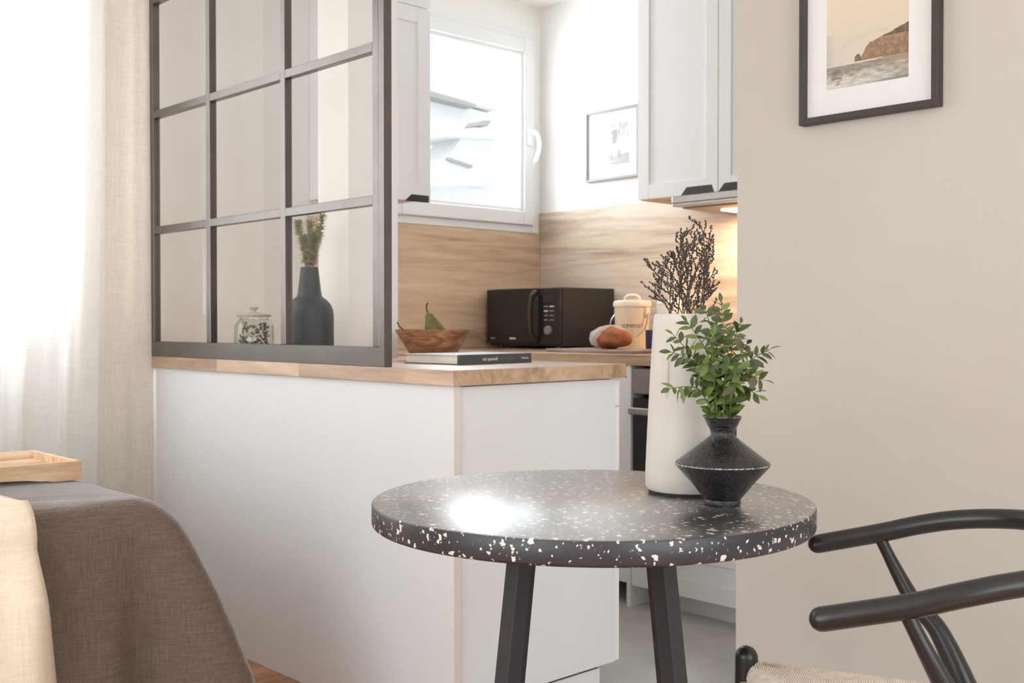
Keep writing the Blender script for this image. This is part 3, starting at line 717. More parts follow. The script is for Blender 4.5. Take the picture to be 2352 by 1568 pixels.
def leafmesh(bm, base, d, n, L, W, curl=.15):
    """one leaf: 3 cross rows folded along the midrib"""
    d = Vector(d).normalized(); n = (Vector(n) - d*Vector(n).dot(d)).normalized(); s = d.cross(n)
    rows = []
    for t, w in ((0, .10), (.18, .62), (.42, 1.0), (.7, .82), (.9, .36), (1, .04)):
        c = Vector(base) + d*(L*t) - n*(curl*L*t*t)
        rows.append([bm.verts.new(c + s*(W*w*k/2) + n*(abs(k)*W*w*.12)) for k in (-1, 0, 1)])
    for A, B in zip(rows, rows[1:]):
        for k in (0, 1): bm.faces.new((A[k], A[k+1], B[k+1], B[k]))
    return bm
db = BM()
for k in range(120):
    a = R.uniform(0, 2*PI); z = R.uniform(.012, .118); r = (.052 if z < .1 else .040)*math.sqrt(R.uniform(.45, 1))
    p = JC + Vector((r*math.cos(a), r*math.sin(a), z))
    d = Vector((-math.sin(a)+R.uniform(-.4, .4), math.cos(a)+R.uniform(-.4, .4), R.uniform(-1, 1)))*R.choice((-1, 1))
    q = p + d.normalized()*.018
    if (Vector((q.x-JC.x, q.y-JC.y))).length > .057 or not JC.z+.010 < q.z < JC.z+.125: continue
    leafmesh(db, p, d, (math.cos(a), math.sin(a), .2), .018, .009)
obj('dried_leaves', db, M['leaf_dry'], recalc=False, kind='stuff', label='dried brown-green leaves filling the glass jar', cat='leaves')

# ------------------------------------------------------------------ black bottle vase with thyme
VC = Vector((.150, .857, T))
obj('bottle_vase', lathe([(0, 0), (.066, 0), (.0725, .006), (.0735, .03), (.0735, .135), (.071, .155), (.064, .172), (.052, .185), (.0405, .193), (.037, .198), (.0345, .215), (.0265, .285), (.0235, .285), (.031, .215), (.033, .2), (0, .19)], VC, n=56), M['black_matte'], smooth=True,
    label='matte black bottle-shaped vase behind the glass partition', cat='vase')
for k in range(9):
    a = 2*PI*k/9 + R.uniform(-.2, .2); spread = R.uniform(.018, .040) if k else .005
    top = Vector((math.cos(a)*spread, math.sin(a)*spread, R.uniform(.105, .165)))
    if k == 3: top = Vector((.030, -.040, .175))
    b0 = VC + Vector((math.cos(a)*.010, math.sin(a)*.010, .265))
    P = spline([b0, b0 + Vector((top.x*.35, top.y*.35, top.z*.45)), b0 + Vector((top.x*.9, top.y*.9, top.z*.8)), b0+top], 10)
    t = thing('thyme_sprig', 'thyme sprig with tiny leaves standing in the black bottle vase', 'sprig', P[0], 'thyme sprigs in the bottle vase')
    obj('stem', tube(P, [.0011]*len(P), n=5), M['stem'] if k == 3 else M['sprig_stem'], t, smooth=True)
    lb = BM()
    for i in range(5, len(P)):
        for q in range(11):
            aa = R.uniform(0, 2*PI); d = Vector((math.cos(aa), math.sin(aa), R.uniform(.1, 1.1)))
            leafmesh(lb, P[i], d, (0, 0, 1), R.uniform(.012, .022), R.uniform(.004, .0065))
    obj('tiny_leaves', lb, M['thyme'], t, recalc=False, kind='stuff')

# ------------------------------------------------------------------ bread board, loaf, bin, mug, canister
cbm = box((1.43, .66, T), (1.71, 1.12, T+.013))
obj('chopping_board', cbm, M['cutting'], bevel=.004, seg=2, label='grey-brown chopping board under the bread loaf', cat='board')
BL = Vector((1.575, .885, T+.0135))
lf = thing('bread_loaf', 'crusty brown bread loaf half inside its clear bag', 'bread', BL)
lbm = BM(); bmesh.ops.create_icosphere(lbm, subdivisions=4, radius=1)
for v in lbm.verts:
    p = v.co; f = 1 + .05*noise.noise(p*2.3+Vector((3, 1, 0))) + .02*noise.noise(p*7)
    z = p.z*.050 if p.z > 0 else p.z*.036
    q = Vector((p.x*.075*f, p.y*.078*f, z*f*(1+.10*math.sin(p.y*5))))
    v.co = BL + Vector((0, 0, .036)) + q
    v.co.z = max(v.co.z, BL.z)
obj('crust', lbm, M['crust'], lf, smooth=True, auto=False)
gbm = BM(); bmesh.ops.create_icosphere(gbm, subdivisions=4, radius=1)
for v in list(gbm.verts):
    p = v.co; f = 1.06 + .07*noise.noise(p*3.1) + .05*noise.noise(p*8)
    z = p.z*.054 if p.z > 0 else p.z*.036
    q = Vector((p.x*.082*f, p.y*.080*f+.012, z*f))
    v.co = BL + Vector((0, 0, .037)) + q
    v.co.z = max(v.co.z, BL.z+.0008)
bmesh.ops.delete(gbm, geom=[v for v in gbm.verts if v.co.y < BL.y+.012 - (v.co.z-BL.z)*.35], context='VERTS')
obj('bread_bag', gbm, M['bag'], lf, smooth=True, recalc=False, label='crinkled clear plastic bag')
# compost bin
BI = Vector((1.90, 1.063, T))
bn = thing('compost_bin', 'cream enamel compost bin with lid and side handles on the side worktop', 'bin', BI)
obj('body', lathe([(0, 0), (.066, 0), (.070, .004), (.080, .185), (.078, .185), (.068, .006), (0, .006)], BI, n=48, sx=.9), M['enamel'], bn, smooth=True)
ld = obj('lid', lathe([(.077, .1855), (.0845, .1855), (.086, .190), (.085, .204), (.080, .211), (.05, .215), (0, .215)], BI, n=48, sx=.9), M['enamel_lid'], bn, smooth=True)
obj('lid_handle', tube(spline([BI+Vector((0, .042, .2135)), BI+Vector((0, .040, .226)), BI+Vector((0, .02, .236)), BI+Vector((0, -.02, .236)), BI+Vector((0, -.040, .226)), BI+Vector((0, -.042, .2135))], 6), .0045, n=8), M['enamel_lid'], ld, smooth=True)
for s in (1, -1):
    obj('ear', box(BI+Vector((-.012, s*.079, .150)), BI+Vector((.012, s*.092, .182))), M['enamel_lid'], bn, bevel=.003)
    obj('bail_handle', tube(spline([BI+Vector((0, s*.090, .160)), BI+Vector((-.02, s*.100, .13)), BI+Vector((-.035, s*.096, .09)), BI+Vector((-.055, s*.07, .06))], 6), .0032, n=8), M['steel'], bn, smooth=True)
# the word sits on the curved front that faces the room
vd = Vector((CAM.x-BI.x, CAM.y-BI.y, 0)).normalized(); rt = Vector((-vd.y, vd.x, 0))
for i, ch in enumerate('COMPOST'):
    a = (i-3)*.0148/.074; n_ = (vd*math.cos(a) + rt*math.sin(a)); r_ = .0752
    k = 1/math.sqrt((n_.x/.9)**2 + n_.y**2); p = BI + n_*(r_*k) + Vector((0, 0, .103))
    nn = Vector((n_.x/.81, n_.y, -.055)).normalized(); tr = Vector((0, 0, 1)).cross(nn).normalized()
    lettering('lettering', ch, .021, M['ink'], bn, face_mtx(p + nn*.0006, tr, nn.cross(tr)))
MC = deep(1503, 800, 4.36); MC.z = T
mg = thing('mug', 'navy blue mug half hidden behind the tall white vase', 'mug', MC)
obj('cup', lathe([(0, 0), (.030, 0), (.034, .004), (.036, .088), (.033, .088), (.031, .008), (0, .006)], MC, n=32), M['blue'], mg, smooth=True)
hb = spline([MC+Vector((.024, -.024, .07)), MC+Vector((.044, -.044, .066)), MC+Vector((.046, -.046, .03)), MC+Vector((.023, -.023, .02))], 6)
obj('handle', tube(hb, .0045, n=8), M['blue'], mg, smooth=True)
KC = deep(1545, 800, 4.78); KC.z = T
cn = thing('canister', 'plain white ceramic canister behind the dry twigs', 'canister', KC)
obj('body', lathe([(0, 0), (.066, 0), (.070, .005), (.070, .190), (.066, .194), (.064, .190), (.064, .01), (0, .008)], KC, n=40), M['canister'], cn, smooth=True)
obj('lid', lathe([(0, .1945), (.070, .1945), (.071, .205), (.06, .213), (0, .216)], KC, n=40), M['canister'], cn, smooth=True)

# ------------------------------------------------------------------ round terrazzo table
TC = Vector((-.392, -.808, 0)); TZ = .75; TR = .352
tb = thing('bistro_table', 'round black terrazzo bistro table with splayed black legs', 'table', TC)
ttop = obj('table_top', lathe([(0, -.036), (TR-.004, -.036), (TR-.001, -.034), (TR, -.031), (TR, -.0035), (TR-.0012, -.001), (TR-.0045, 0), (0, 0)], TC+Vector((0, 0, TZ)), n=160), M['terrazzo'], tb, smooth=True)
ttop.data.materials.append(M['terrazzo_top'])
for p in ttop.data.polygons:
    if p.normal.z > .8: p.material_index = 1
vw = Vector((TC.x-CAM.x, TC.y-CAM.y, 0)).normalized(); lat = Vector((vw.y, -vw.x, 0))
obj('apron_plate', lathe([(0, -.050), (.185, -.050), (.185, -.0365), (0, -.0365)], TC+Vector((0, 0, TZ)), n=40), M['black_leg'], tb)
for a in (45, 135, 225, 315):
    an = math.radians(a)
    d = -vw*math.cos(an) + lat*math.sin(an)
    p = TC + d*.150 + Vector((0, 0, TZ-.0505)); q = TC + d*.244
    obj('leg', beam(p, q, .029, .029, d), M['black_leg'], tb, bevel=.002, seg=1)

# ------------------------------------------------------------------ tall white vase with dry twigs
WV = Vector((-.232, -.868, TZ)) + RT*.007
wv = thing('tall_vase', 'tall tapered white ceramic vase on the terrazzo table', 'vase', WV)
obj('body', lathe([(0, .006), (.064, .005), (.068, .010), (.0685, .03), (.0655, .10), (.0605, .20), (.0555, .285), (.0535, .296), (.0515, .298), (.0495, .294), (.052, .27), (.060, .1), (.060, .02), (0, .015)], WV, n=64), M['ceramic'], wv, smooth=True)
obj('foot_ring', lathe([(0, 0), (.062, 0), (.064, .0045), (0, .0045)], WV, n=48), M['ceramic_foot'], wv)
fd = Vector((CAM.x-WV.x, CAM.y-WV.y, 0)).normalized(); sd = Vector((-fd.y, fd.x, 0))
def ridge(z): return WV + (fd*math.cos(.55) - sd*math.sin(.55))*(.0685-.048*z) + Vector((0, 0, z))
obj('pressed_ridge', tube([ridge(.155+.012*i) for i in range(8)], [.0015, .004, .005, .005, .005, .005, .004, .0015], n=8), M['ceramic'], wv, smooth=True)
tips = [(1604, 508, 1.86), (1574, 531, 1.88), (1563, 541, 1.83), (1630, 535, 1.87), (1487, 607, 1.80), (1522, 600, 1.84), (1540, 582, 1.90), (1639, 655, 1.84), (1598, 545, 1.92), (1510, 640, 1.88), (1626, 610, 1.80), (1612, 575, 1.83), (1586, 560, 1.80), (1503, 668, 1.82), (1556, 575, 1.86), (1622, 560, 1.9)]
def twig(base, tip, k):
    bm = BM(); mid = base.lerp(tip, .45) + Vector((R.uniform(-.012, .012), R.uniform(-.012, .012), .02))
    P = spline([base, mid, tip.lerp(mid, .3) + Vector((R.uniform(-.006, .006), R.uniform(-.006, .006), 0)), tip], 9)
    tube(P, [.0010-.0005*i/len(P) for i in range(len(P))], bm, n=5)
    def buds(Q, den):
        for i in range(len(Q)-1):
            for q in range(den):
                c = Q[i].lerp(Q[i+1], R.random()) + Vector((R.uniform(-.0016, .0016), R.uniform(-.0016, .0016), R.uniform(-.001, .001)))
                sphere(c, R.uniform(.0012, .0019), bm, 1)
    buds(P[9:], 1)
    for i in range(6, len(P)-2, 2):
        d = (P[i+1]-P[i]).normalized(); o_ = Vector((R.uniform(-1, 1), R.uniform(-1, 1), R.uniform(-.1, .5))).normalized()
        L = R.uniform(.018, .045)*(1.15-i/len(P)*.6); e = P[i] + (d*.75+o_*.6)*L; m_ = P[i].lerp(e, .5) + o_*.006
        Q = spline([P[i], m_, e], 5); tube(Q, .0006, bm, n=4); buds(Q, 1)
    return obj('dry_twig', bm, M['twig'], smooth=True, auto=False, label='dry dark twig with bead-like buds in the tall white vase', cat='twig', group='dry twigs in the tall white vase')
for k, (u, v, Z) in enumerate(tips):
    a = 2*PI*k/len(tips)*3; base = WV + Vector((.026*math.cos(a), .026*math.sin(a), .24))
    tip = deep(u, v, Z); twig(base, tip, k)

# ------------------------------------------------------------------ small black vase with leafy sprigs
BV = Vector((-.290, -.992, TZ))
obj('faceted_vase', lathe([(0, .001), (.0270, 0), (.0288, .003), (.0282, .009), (.050, .036), (.0722, .0605), (.0738, .0635), (.0722, .0665), (.050, .083), (.030, .0985), (.0190, .1075), (.0182, .111), (.0195, .116), (.0245, .126), (.0300, .1375), (.0288, .1380), (.0225, .126), (.0165, .113), (.0165, .108), (.026, .097), (.066, .065), (.045, .036), (.024, .006), (0, .005)], BV, n=72), M['vase_black'], smooth=True,
    label='small black angular vase with narrow neck and flared rim on the table', cat='vase')
lm = BM(); leafmesh(lm, (0, 0, 0), (1, 0, 0), (0, 0, 1), 1, .46, .18); LEAF = bpy.data.meshes.new('leaf'); lm.to_mesh(LEAF); lm.free()
for p in LEAF.polygons: p.use_smooth = True
LEAF.materials.append(M['leaf']); LEAF2 = LEAF.copy(); LEAF2.materials[0] = M['leaf_light']; LEAF3 = LEAF.copy(); LEAF3.materials[0] = M['leaf_dry']
sprigs = [(1656, 694, 1.70, 0), (1578, 738, 1.66, 0), (1546, 768, 1.70, 1), (1541, 808, 1.72, 1), (1538, 892, 1.65, 1), (1700, 742, 1.74, 0), (1716, 790, 1.66, 0), (1768, 802, 1.70, 0), (1752, 872, 1.66, 0), (1742, 908, 1.68, 0), (1640, 770, 1.63, 1), (1610, 840, 1.62, 1), (1676, 840, 1.62, 0), (1620, 712, 1.76, 0), (1690, 900, 1.63, 1)]
for k, (u, v, Z, lt_) in enumerate(sprigs):
    a = 2*PI*k/len(sprigs)*2; base = BV + Vector((.009*math.cos(a), .009*math.sin(a), .116)); tip = deep(u, v, Z)
    mid = base.lerp(tip, .5) + Vector((0, 0, .030 + .02*R.random())) - (tip-base).cross(Vector((0, 0, 1)))*R.uniform(-.05, .05)
    P = spline([base, base.lerp(mid, .55)+Vector((0, 0, .012)), mid, tip], 8)
    t = obj('leafy_sprig', tube(P, [.0014-.0008*i/len(P) for i in range(len(P))], n=5), M['sprig_stem'], smooth=True,
            label='leafy green sprig arching out of the small black vase', cat='sprig', group='leafy sprigs in the small black vase')
    L = sum((P[i+1]-P[i]).length for i in range(len(P)-1)); n = max(6, int(L/.0115)); side = 1
    for i in range(n+1):
        f = .14 + .86*i/n; x = f*(len(P)-1); j = min(int(x), len(P)-2); p = P[j].lerp(P[j+1], x-j); d = (P[j+1]-P[j]).normalized()
        for s in ((1, -1) if i < n else (0,)):
            out = d.cross(Vector((CAM-p).normalized() + Vector((R.uniform(-.9, .9), R.uniform(-.9, .9), R.uniform(-.9, .9))))).normalized()*s
            dd = (d*(.55 if s else 1) + out*.85 + Vector((0, 0, R.uniform(-.25, .15)))).normalized()
            nn = (Vector((CAM-p).normalized())*R.uniform(.1, 1) + Vector((R.uniform(-1, 1), R.uniform(-1, 1), R.uniform(.2, 1.2)))); nn = (nn-dd*nn.dot(dd)).normalized()
            ln = R.uniform(.0165, .0265)*(1.0 if f < .85 else .85)
            if R.random() < .06: continue
            lf_ = bpy.data.objects.new('leaf', (LEAF3 if (R.random() < .10 and f > .8) else LEAF2 if R.random() < (.55 if lt_ else .22) else LEAF)); COL.objects.link(lf_)
            m_ = Matrix((dd, nn.cross(dd), nn)).transposed().to_4x4() @ Matrix.Diagonal((ln, ln*R.uniform(.85, 1.15), ln, 1)); m_.translation = p - ORG[t]
            lf_.parent = t; lf_.matrix_local = m_

# ------------------------------------------------------------------ chair (local frame: x forward, y to its left)
ch = thing('armchair', 'black wooden round-back armchair with woven cord seat at the table', 'chair', (-.25, -1.255, 0), rotz=math.radians(121.8))
def arm_rail():
    half = [(.10, .238, .670), (.0, .241, .693), (-.05, .239, .707), (-.10, .231, .719), (-.15, .215, .727), (-.20, .183, .733), (-.238, .125, .738), (-.258, .06, .741), (-.264, 0, .742)]
    pts = spline(half, 6); pts = pts + [Vector((p.x, -p.y, p.z)) for p in pts[-2::-1]]
    P, Q = rounded_ends(pts, .0155); return tube(P, Q, n=16)
obj('top_rail', arm_rail(), M['black_wood'], ch, smooth=True)
for s in (1, -1):
    P = spline([(.005, s*.240, .690), (-.022, s*.238, .635), (-.050, s*.230, .585), (-.085, s*.220, .545), (-.120, s*.206, .47), (-.150, s*.197, .40), (-.172, s*.20, .28), (-.195, s*.212, .0)], 6)
    n_ = len(P); rad = []
    for i, p in enumerate(P):
        z = p.z; rad.append(.0095 + .0095*max(0, min(1, (.66-z)/.18)) - .006*max(0, (.3-z)/.3))
    obj('rear_leg', tube(P, rad, n=12), M['black_wood'], ch, smooth=True)
    P, Q = rounded_ends([(.215, s*.262, .012), (.215, s*.262, .2), (.215, s*.262, .467)], .0195)
    P = [p for p in P]; obj('front_leg', tube(P[4:], Q[4:], n=18), M['black_wood'], ch, smooth=True)
    obj('side_rail', tube([(.205, s*.262, .446), (-.150, s*.200, .446)], .0125, n=10), M['black_wood'], ch, smooth=True)
    obj('side_stretcher', tube([(.205, s*.262, .22), (-.168, s*.203, .22)], .010, n=10), M['black_wood'], ch, smooth=True)
obj('front_rail', tube([(.215, .25, .414), (.215, -.25, .414)], .0125, n=10), M['black_wood'], ch, smooth=True)
obj('rear_rail', tube([(-.150, .19, .446), (-.150, -.19, .446)], .0125, n=10), M['black_wood'], ch, smooth=True)
obj('front_stretcher', tube([(.215, .25, .30), (.215, -.25, .30)], .010, n=10), M['black_wood'], ch, smooth=True)
# Y-shaped back splat
def ycurve(y, z): return Vector((-.158 - .100*max(0, (z-.42)/.32)**.8, y, z))
yb = BM()
for s in (1, -1):
    P = [ycurve(s*yy, zz) for yy, zz in ((.012, .42), (.012, .48), (.018, .53), (.034, .58), (.056, .63), (.080, .68), (.100, .728))]
    tube(spline(P, 4), .020, yb, n=10, flat=.42)
obj('back_splat', yb, M['black_wood'], ch, smooth=True)
# woven paper cord: four sectors of parallel cords wrapped over the rails
cb = BM(); fL = [(.215, .262), (.215, -.262), (-.150, -.200), (-.150, .200)]
cen = Vector((.045, 0))
def cordline(a, b, c, drop, zr=.446):
    """from the underside of the rail at a, over it, to b on the seat"""
    a = Vector(a); b = Vector(b); d = (b-a); 
    if d.length < .004: return
    u = d.normalized(); r = .0155; P = []
    for k in range(5):
        an = PI*1.25 - k*PI*1.0/4
        P.append(Vector((a.x + u.x*r*math.cos(an), a.y + u.y*r*math.cos(an), zr + r*math.sin(an))))
    for k in range(1, 6):
        t = k/5; P.append(Vector((a.x+d.x*t, a.y+d.y*t, zr+.0155 + (.4555-zr-.0155)*math.sin(t*PI/2))))
    tube(P, .0023, cb, n=6)
NS = 96
for q in range(4):
    A = Vector(fL[q]); B = Vector(fL[(q+1) % 4])
    for i in range(NS):
        t = (i+.5)/NS; a = A.lerp(B, t)
        e = (B-A).normalized(); nrm = Vector((-e.y, e.x))
        if nrm.dot(cen-a) < 0: nrm = -nrm
        # length until the diagonal to the centre
        ca = A if t < .5 else B; dg = (cen-ca); den = nrm.x*dg.y - nrm.y*dg.x
        w = ca - a; ln = (w.x*dg.y - w.y*dg.x)/den if abs(den) > 1e-6 else .2
        ln = max(.01, min(ln, .27)); cordline(a, a+nrm*ln, cen, .006, .414 if q == 0 else .446)
obj('woven_seat', cb, M['cord'], ch, smooth=True, auto=False, kind='stuff', label='natural paper cord woven over the seat rails')
for s in (1, -1):
    P = [(.215, s*(.248-.0*i), .446) for i in range(2)]
    wb = tube([(.215, s*.250, .414), (.215, s*.150, .414)], .0175, n=14)
    obj('cord_wrap', wb, M['cord'], ch, smooth=True)

# ------------------------------------------------------------------ bed
ZB = .64; bx0, bx1, by0, by1 = -2.75, -.548, .30, 1.52
bd = thing('bed', 'double bed beside the curtained window, covered by the brown spread', 'bed', ((bx0+bx1)/2, (by0+by1)/2, 0))
obj('mattress', box((bx0+.06, by0+.06, .30), (bx1-.06, by1-.06, .615)), M['mattress'], bd, bevel=.04, seg=3)
obj('bed_base', box((bx0+.08, by0+.08, .06), (bx1-.08, by1-.08, .299)), M['mattress'], bd, bevel=.01, seg=2)
for x in (bx0+.2, bx1-.2):
    for y in (by0+.2, by1-.2): obj('leg', lathe([(0, 0), (.022, 0), (.026, .06), (0, .06)], (x, y, 0), n=14), M['black_wood'], bd)
def spread_shape():
    bm = BM(); rc = .09; n_c, n_s = 26, 70; per = []
    def seg(cx_, cy_, a0):
        for i in range(n_c): a = a0 + (PI/2)*i/n_c; per.append((cx_+rc*math.cos(a), cy_+rc*math.sin(a), math.cos(a), math.sin(a), math.sin(PI*i/n_c)))
    def line(p, q, nx, ny):
        for i in range(n_s): t = i/n_s; per.append((p[0]+(q[0]-p[0])*t, p[1]+(q[1]-p[1])*t, nx, ny, 0))
    seg(bx1-rc, by0+rc, -PI/2); line((bx1, by0+rc), (bx1, by1-rc), 1, 0)
    seg(bx1-rc, by1-rc, 0); line((bx1-rc, by1), (bx0+rc, by1), 0, 1)
    seg(bx0+rc, by1-rc, PI/2); line((bx0, by1-rc), (bx0, by0+rc), -1, 0)
    seg(bx0+rc, by0+rc, PI); line((bx0+rc, by0), (bx1-rc, by0), 0, -1)
    n = len(per); cx_, cy_ = (bx0+bx1)/2, (by0+by1)/2; rings = []
    rE = .080
    def ear_of(z, c, near): h = (ZB-z)/(ZB-.05); return c**1.25*.33*h*(1-.38*h)*near
    for f in (.25, .5, .72, .86, .94):
        rings.append([Vector((cx_+(x-rE*nx-cx_)*f, cy_+(y-rE*ny-cy_)*f, ZB + .006*noise.noise(Vector((x*f*3, y*f*3, 1)))+ .003*noise.noise(Vector((x*f*11, y*f*11, 1))))) for x, y, nx, ny, c in per])
    for k in range(7):
        a = PI/2*k/6; rings.append([Vector((x-rE*nx+(rE*math.sin(a)+ear_of(ZB-rE+rE*math.cos(a), c, 1 if (x > -1.6 and y < .9) else .05))*nx, y-rE*ny+(rE*math.sin(a)+ear_of(ZB-rE+rE*math.cos(a), c, 1 if (x > -1.6 and y < .9) else .05))*ny, ZB-rE+rE*math.cos(a) + .003*noise.noise(Vector((x*7, y*7, k*.2))))) for x, y, nx, ny, c in per])
    H = ZB-rE-.05; NK = 26
    for k in range(1, NK+1):
        d = k/NK; ring = []
        for i, (x, y, nx, ny, c) in enumerate(per):
            u = x*1.0 + y*1.0
            fold = .020*math.sin(u*9+.8*math.sin(u*3.3)) * d**1.3 + .010*math.sin(u*23+1.5*d)*d
            near = 1 if (x > -1.6 and y < .9) else .05
            ear = ear_of(ZB-rE-H*d, c, near)
            # folds gathered next to the corner, on both sides of the ear
            g = math.exp(-((x-bx1+.05)**2+(y-by0-.05)**2)/.05)
            sd = i-n_c/2 if i < n/2 else i-n-n_c/2; st_ = .0054 if abs(sd) <= n_c/2 else .022; sd = (min(abs(sd), n_c/2)*.0054 + max(0, abs(sd)-n_c/2)*.022)*(1 if sd > 0 else -1)
            rip = .040*d*math.cos(2*PI*(sd+.012)/.125)*math.exp(-(sd/.26)**2)*near
            off = .015*d + fold*(1-c) + ear + rip
            wr = .0035*noise.noise(Vector((x*9, y*9, d*7)))
            ring.append(Vector((x+nx*(off+wr), y+ny*(off+wr), ZB-rE-H*d)))
        rings.append(ring)
    VV = [[bm.verts.new(p) for p in r] for r in rings]
    bm.faces.new(VV[0])
    for A, B in zip(VV, VV[1:]):
        for i in range(n): bm.faces.new((A[i], B[i], B[(i+1) % n], A[(i+1) % n]))
    return bm
obj('bedspread', spread_shape(), M['spread'], smooth=True, auto=False, label='crinkled taupe muslin bedspread draped over the bed to the floor', cat='bedspread')
def throw_shape():
    bm = BM(); NX, NK = 46, 60; V = []
    xa, xb = -1.55, -.858
    for k in range(NK+1):
        t = k/NK; row = []
        s = t*1.18
        for i in range(NX+1):
            w = i/NX; x = xa+(xb-xa)*w
            edge = -.055*max(0, 1-s/.62) + .006*math.sin(s*9)
            x += edge*w + (.035*max(0, s-.45))*w
            fl_ = .022*math.sin(x*34+s*2.0)+.012*math.sin(x*61+1-s*3)
            if s < .30: p = Vector((x, .62-s, ZB+.014 + .5*abs(fl_)*.6))
            elif s < .30+.12:
                a = (s-.30)/.12*PI/2; p = Vector((x, .32-.09+.0-(.0)+.0, 0)); r = .088 + .010*(1+fl_*20)
                p = Vector((x, by0+.075+.0 - r*math.sin(a) + (.62-.30-by0-.075)*(1-a/(PI/2)), ZB-.075 + r*math.cos(a)))
            else:
                d = s-.42; p = Vector((x, by0-.022 - .02*d - (fl_+.02)*min(1, d*5+.3), ZB-.075-d*.70))
            row.append(bm.verts.new(p))
        V.append(row)
    for A, B in zip(V, V[1:]):
        for i in range(NX): bm.faces.new((A[i], A[i+1], B[i+1], B[i]))
    return bm
tw = obj('throw_blanket', throw_shape(), M['throw'], smooth=True, auto=False, label='cream cotton throw hanging over the foot of the bed', cat='blanket')
sm = tw.modifiers.new('thickness', 'SOLIDIFY'); sm.thickness = .004; sm.offset = 1

# ------------------------------------------------------------------ wooden tray on the bed
TX0, TX1, TY0, TY1, TB = -1.05, -.612, .702, 1.02, ZB+.006
ty = thing('bed_tray', 'slatted wooden serving tray lying on the bedspread', 'tray', ((TX0+TX1)/2, (TY0+TY1)/2, TB))
def side_profile(a0, a1):
    """long side: feet at the ends, shallow arch between"""
    L = a1-a0; pts = [(a0, TB), (a0+.07, TB), (a0+.09, TB+.004)]
    for i in range(9):
        t = i/8; pts.append((a0+.10+(L-.20)*t, TB+.004+.008*math.sin(PI*t)**.6))
    return pts + [(a1-.09, TB+.004), (a1-.07, TB), (a1, TB), (a1, TB+.046), (a0, TB+.046)]
for y in (TY0, TY1-.012): obj('side_board', prism(side_profile(TX0, TX1), 'y', y, y+.012), M['tray'], ty)
for x in (TX0, TX1-.012): obj('end_board', box((x, TY0+.0125, TB+.006), (x+.012, TY1-.0125, TB+.046)), M['tray'], ty, bevel=.001, seg=1)
nsl = 7; sw = (TY1-TY0-.026)/nsl
for i in range(nsl): obj('slat', box((TX0+.0125, TY0+.0132+i*sw+.002, TB+.018), (TX1-.0125, TY0+.0132+(i+1)*sw-.002, TB+.026)), M['tray'], ty, bevel=.001, seg=1)

# ------------------------------------------------------------------ curtains
def curtain(name, label, x0t, x1t, x0b, x1b, y, amp, freq, mat, seed, rag=0, z0=.02, z1=2.50, wob=1):
    bm = BM(); n = int(abs(x1t-x0t)*220)+30; NK = 40; V = []
    for k in range(NK+1):
        t = k/NK; z = z1 + (z0-z1)*t; row = []
        xa = x0t+(x0b-x0t)*t; xb = x1t+(x1b-x1t)*t
        for i in range(n+1):
            w = i/n; x = xa+(xb-xa)*w; u = w*abs(x1t-x0t)
            a = amp*(.75+.35*math.sin(t*2+seed))
            yy = y + a*math.sin(u*freq+seed+.8*math.sin(u*7+seed)+.25*t*wob) + .25*a*math.sin(u*freq*2.3+seed*2+t*wob)
            if rag and w > .97: x += rag*noise.noise(Vector((0, 0, z*60)))*(w-.97)/.03
            row.append(bm.verts.new((x, yy, z)))
        V.append(row)
    for A, B in zip(V, V[1:]):
        for i in range(n): bm.faces.new((A[i], A[i+1], B[i+1], B[i]))
    return obj(name, bm, mat, smooth=True, auto=False, label=label, cat='curtain')
curtain('sheer_curtain', 'white sheer curtain glowing in front of the bedside window', -2.65, -.150, -2.6, -.206, 1.66, .030, 42, M['sheer'], .4)
curtain('linen_curtain', 'beige linen curtain panel hanging beside the partition', -.158, .0, -.176, .006, 1.612, .022, 44, M['linen'], 2.2, rag=.006)
cr = thing('curtain_rod', 'slim black curtain rod above the bedside window', 'rod', (-1.3, 1.64, 2.52))
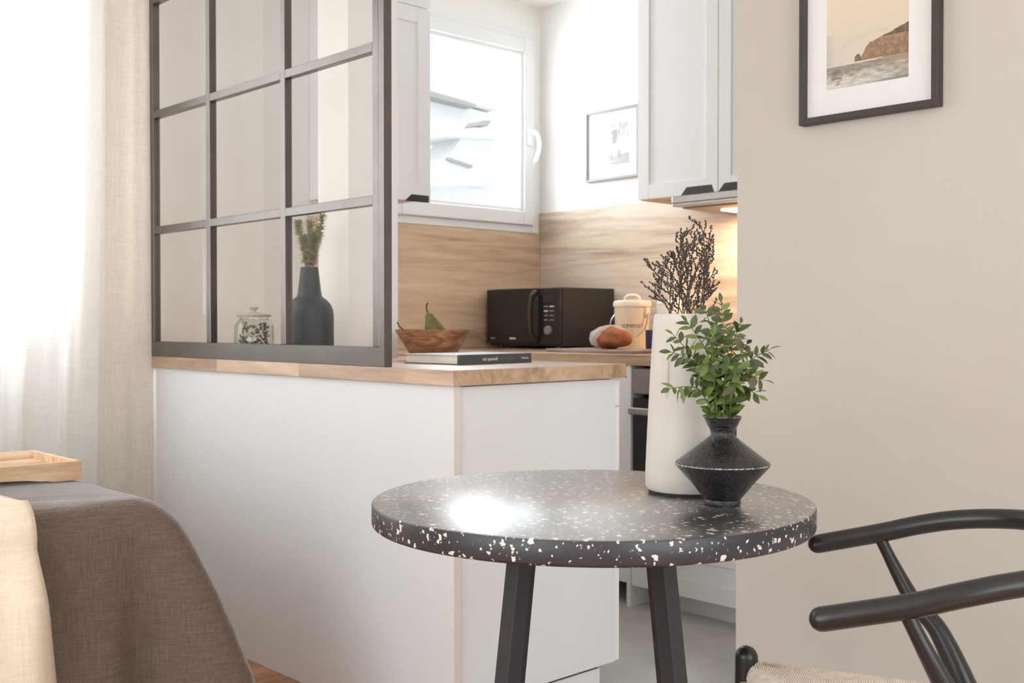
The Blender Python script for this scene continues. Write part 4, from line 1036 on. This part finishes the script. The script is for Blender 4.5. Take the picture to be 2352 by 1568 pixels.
obj('pole', tube([(-2.8, 1.64, 2.52), (-.01, 1.64, 2.52)], .011, n=12), M['iron'], cr, smooth=True)
for x in (-2.7, -.05): obj('bracket', box((x-.01, 1.64, 2.514), (x+.01, LW-.001, 2.528)), M['iron'], cr)

# ------------------------------------------------------------------ neighbouring house seen through the window
YE = 8.0
def E_(u, v, y=YE): return pix(u, v, 'y', y)
nh = thing('neighbouring_house', 'pale rendered house with slate roof seen through the kitchen window', 'building', (7.0, 11.0, -3))
def slab(name, pts, y, thick, mat):
    P = [E_(u, v, y) for u, v in pts]; bm = prism([(p.x, p.z) for p in P], 'y', y, y+thick); return obj(name, bm, mat, nh)
slab('upper_wall', [(900, 200), (985, 222), (1130, 262), (1130, 480), (900, 480)], 11.0, 1.5, M['house_wall'])
slab('eave', [(900, 184), (1000, 211), (1093, 238), (1093, 246), (1000, 224), (900, 196)], 10.75, .25, M['house_dark'])
slab('roof_slope', [(900, 160), (1000, 188), (1120, 214), (1150, 252), (1093, 238), (900, 184)], 10.8, 2.0, M['house_roof'])
slab('lower_wall', [(900, 420), (1128, 432), (1128, 1880), (900, 1880)], 8.6, 1.2, M['house_wall'])
slab('lower_roof', [(900, 335), (1000, 345), (1100, 385), (1108, 402), (900, 392)], 8.8, 1.0, M['house_trim'])
slab('gutter', [(900, 386), (1106, 400), (1104, 416), (900, 410)], 8.4, .12, M['house_dark'])
slab('string_course', [(900, 410), (1128, 428), (1128, 433), (900, 417)], 8.5, .1, M['house_trim'])
st('ground', box((-20, 5, -3.2), (40, 40, -3)), M['concrete'], label='street far below the kitchen window')
slab('chimney_cap', [(1022, 303), (1088, 293), (1150, 299), (1150, 318), (1088, 316), (1022, 312)], 7.8, .8, M['house_trim'])
slab('chimney_stack', [(1058, 318), (1134, 318), (1134, 420), (1030, 420), (1030, 362)], 7.95, .5, M['house_wall'])
slab('chimney_pot', [(1100, 287), (1122, 290), (1128, 277), (1112, 276)], 8.0, .3, M['house_dark'])
slab('roof_light', [(1030, 360), (1088, 379), (1085, 385), (1028, 367)], 7.9, .05, M['house_dark'])
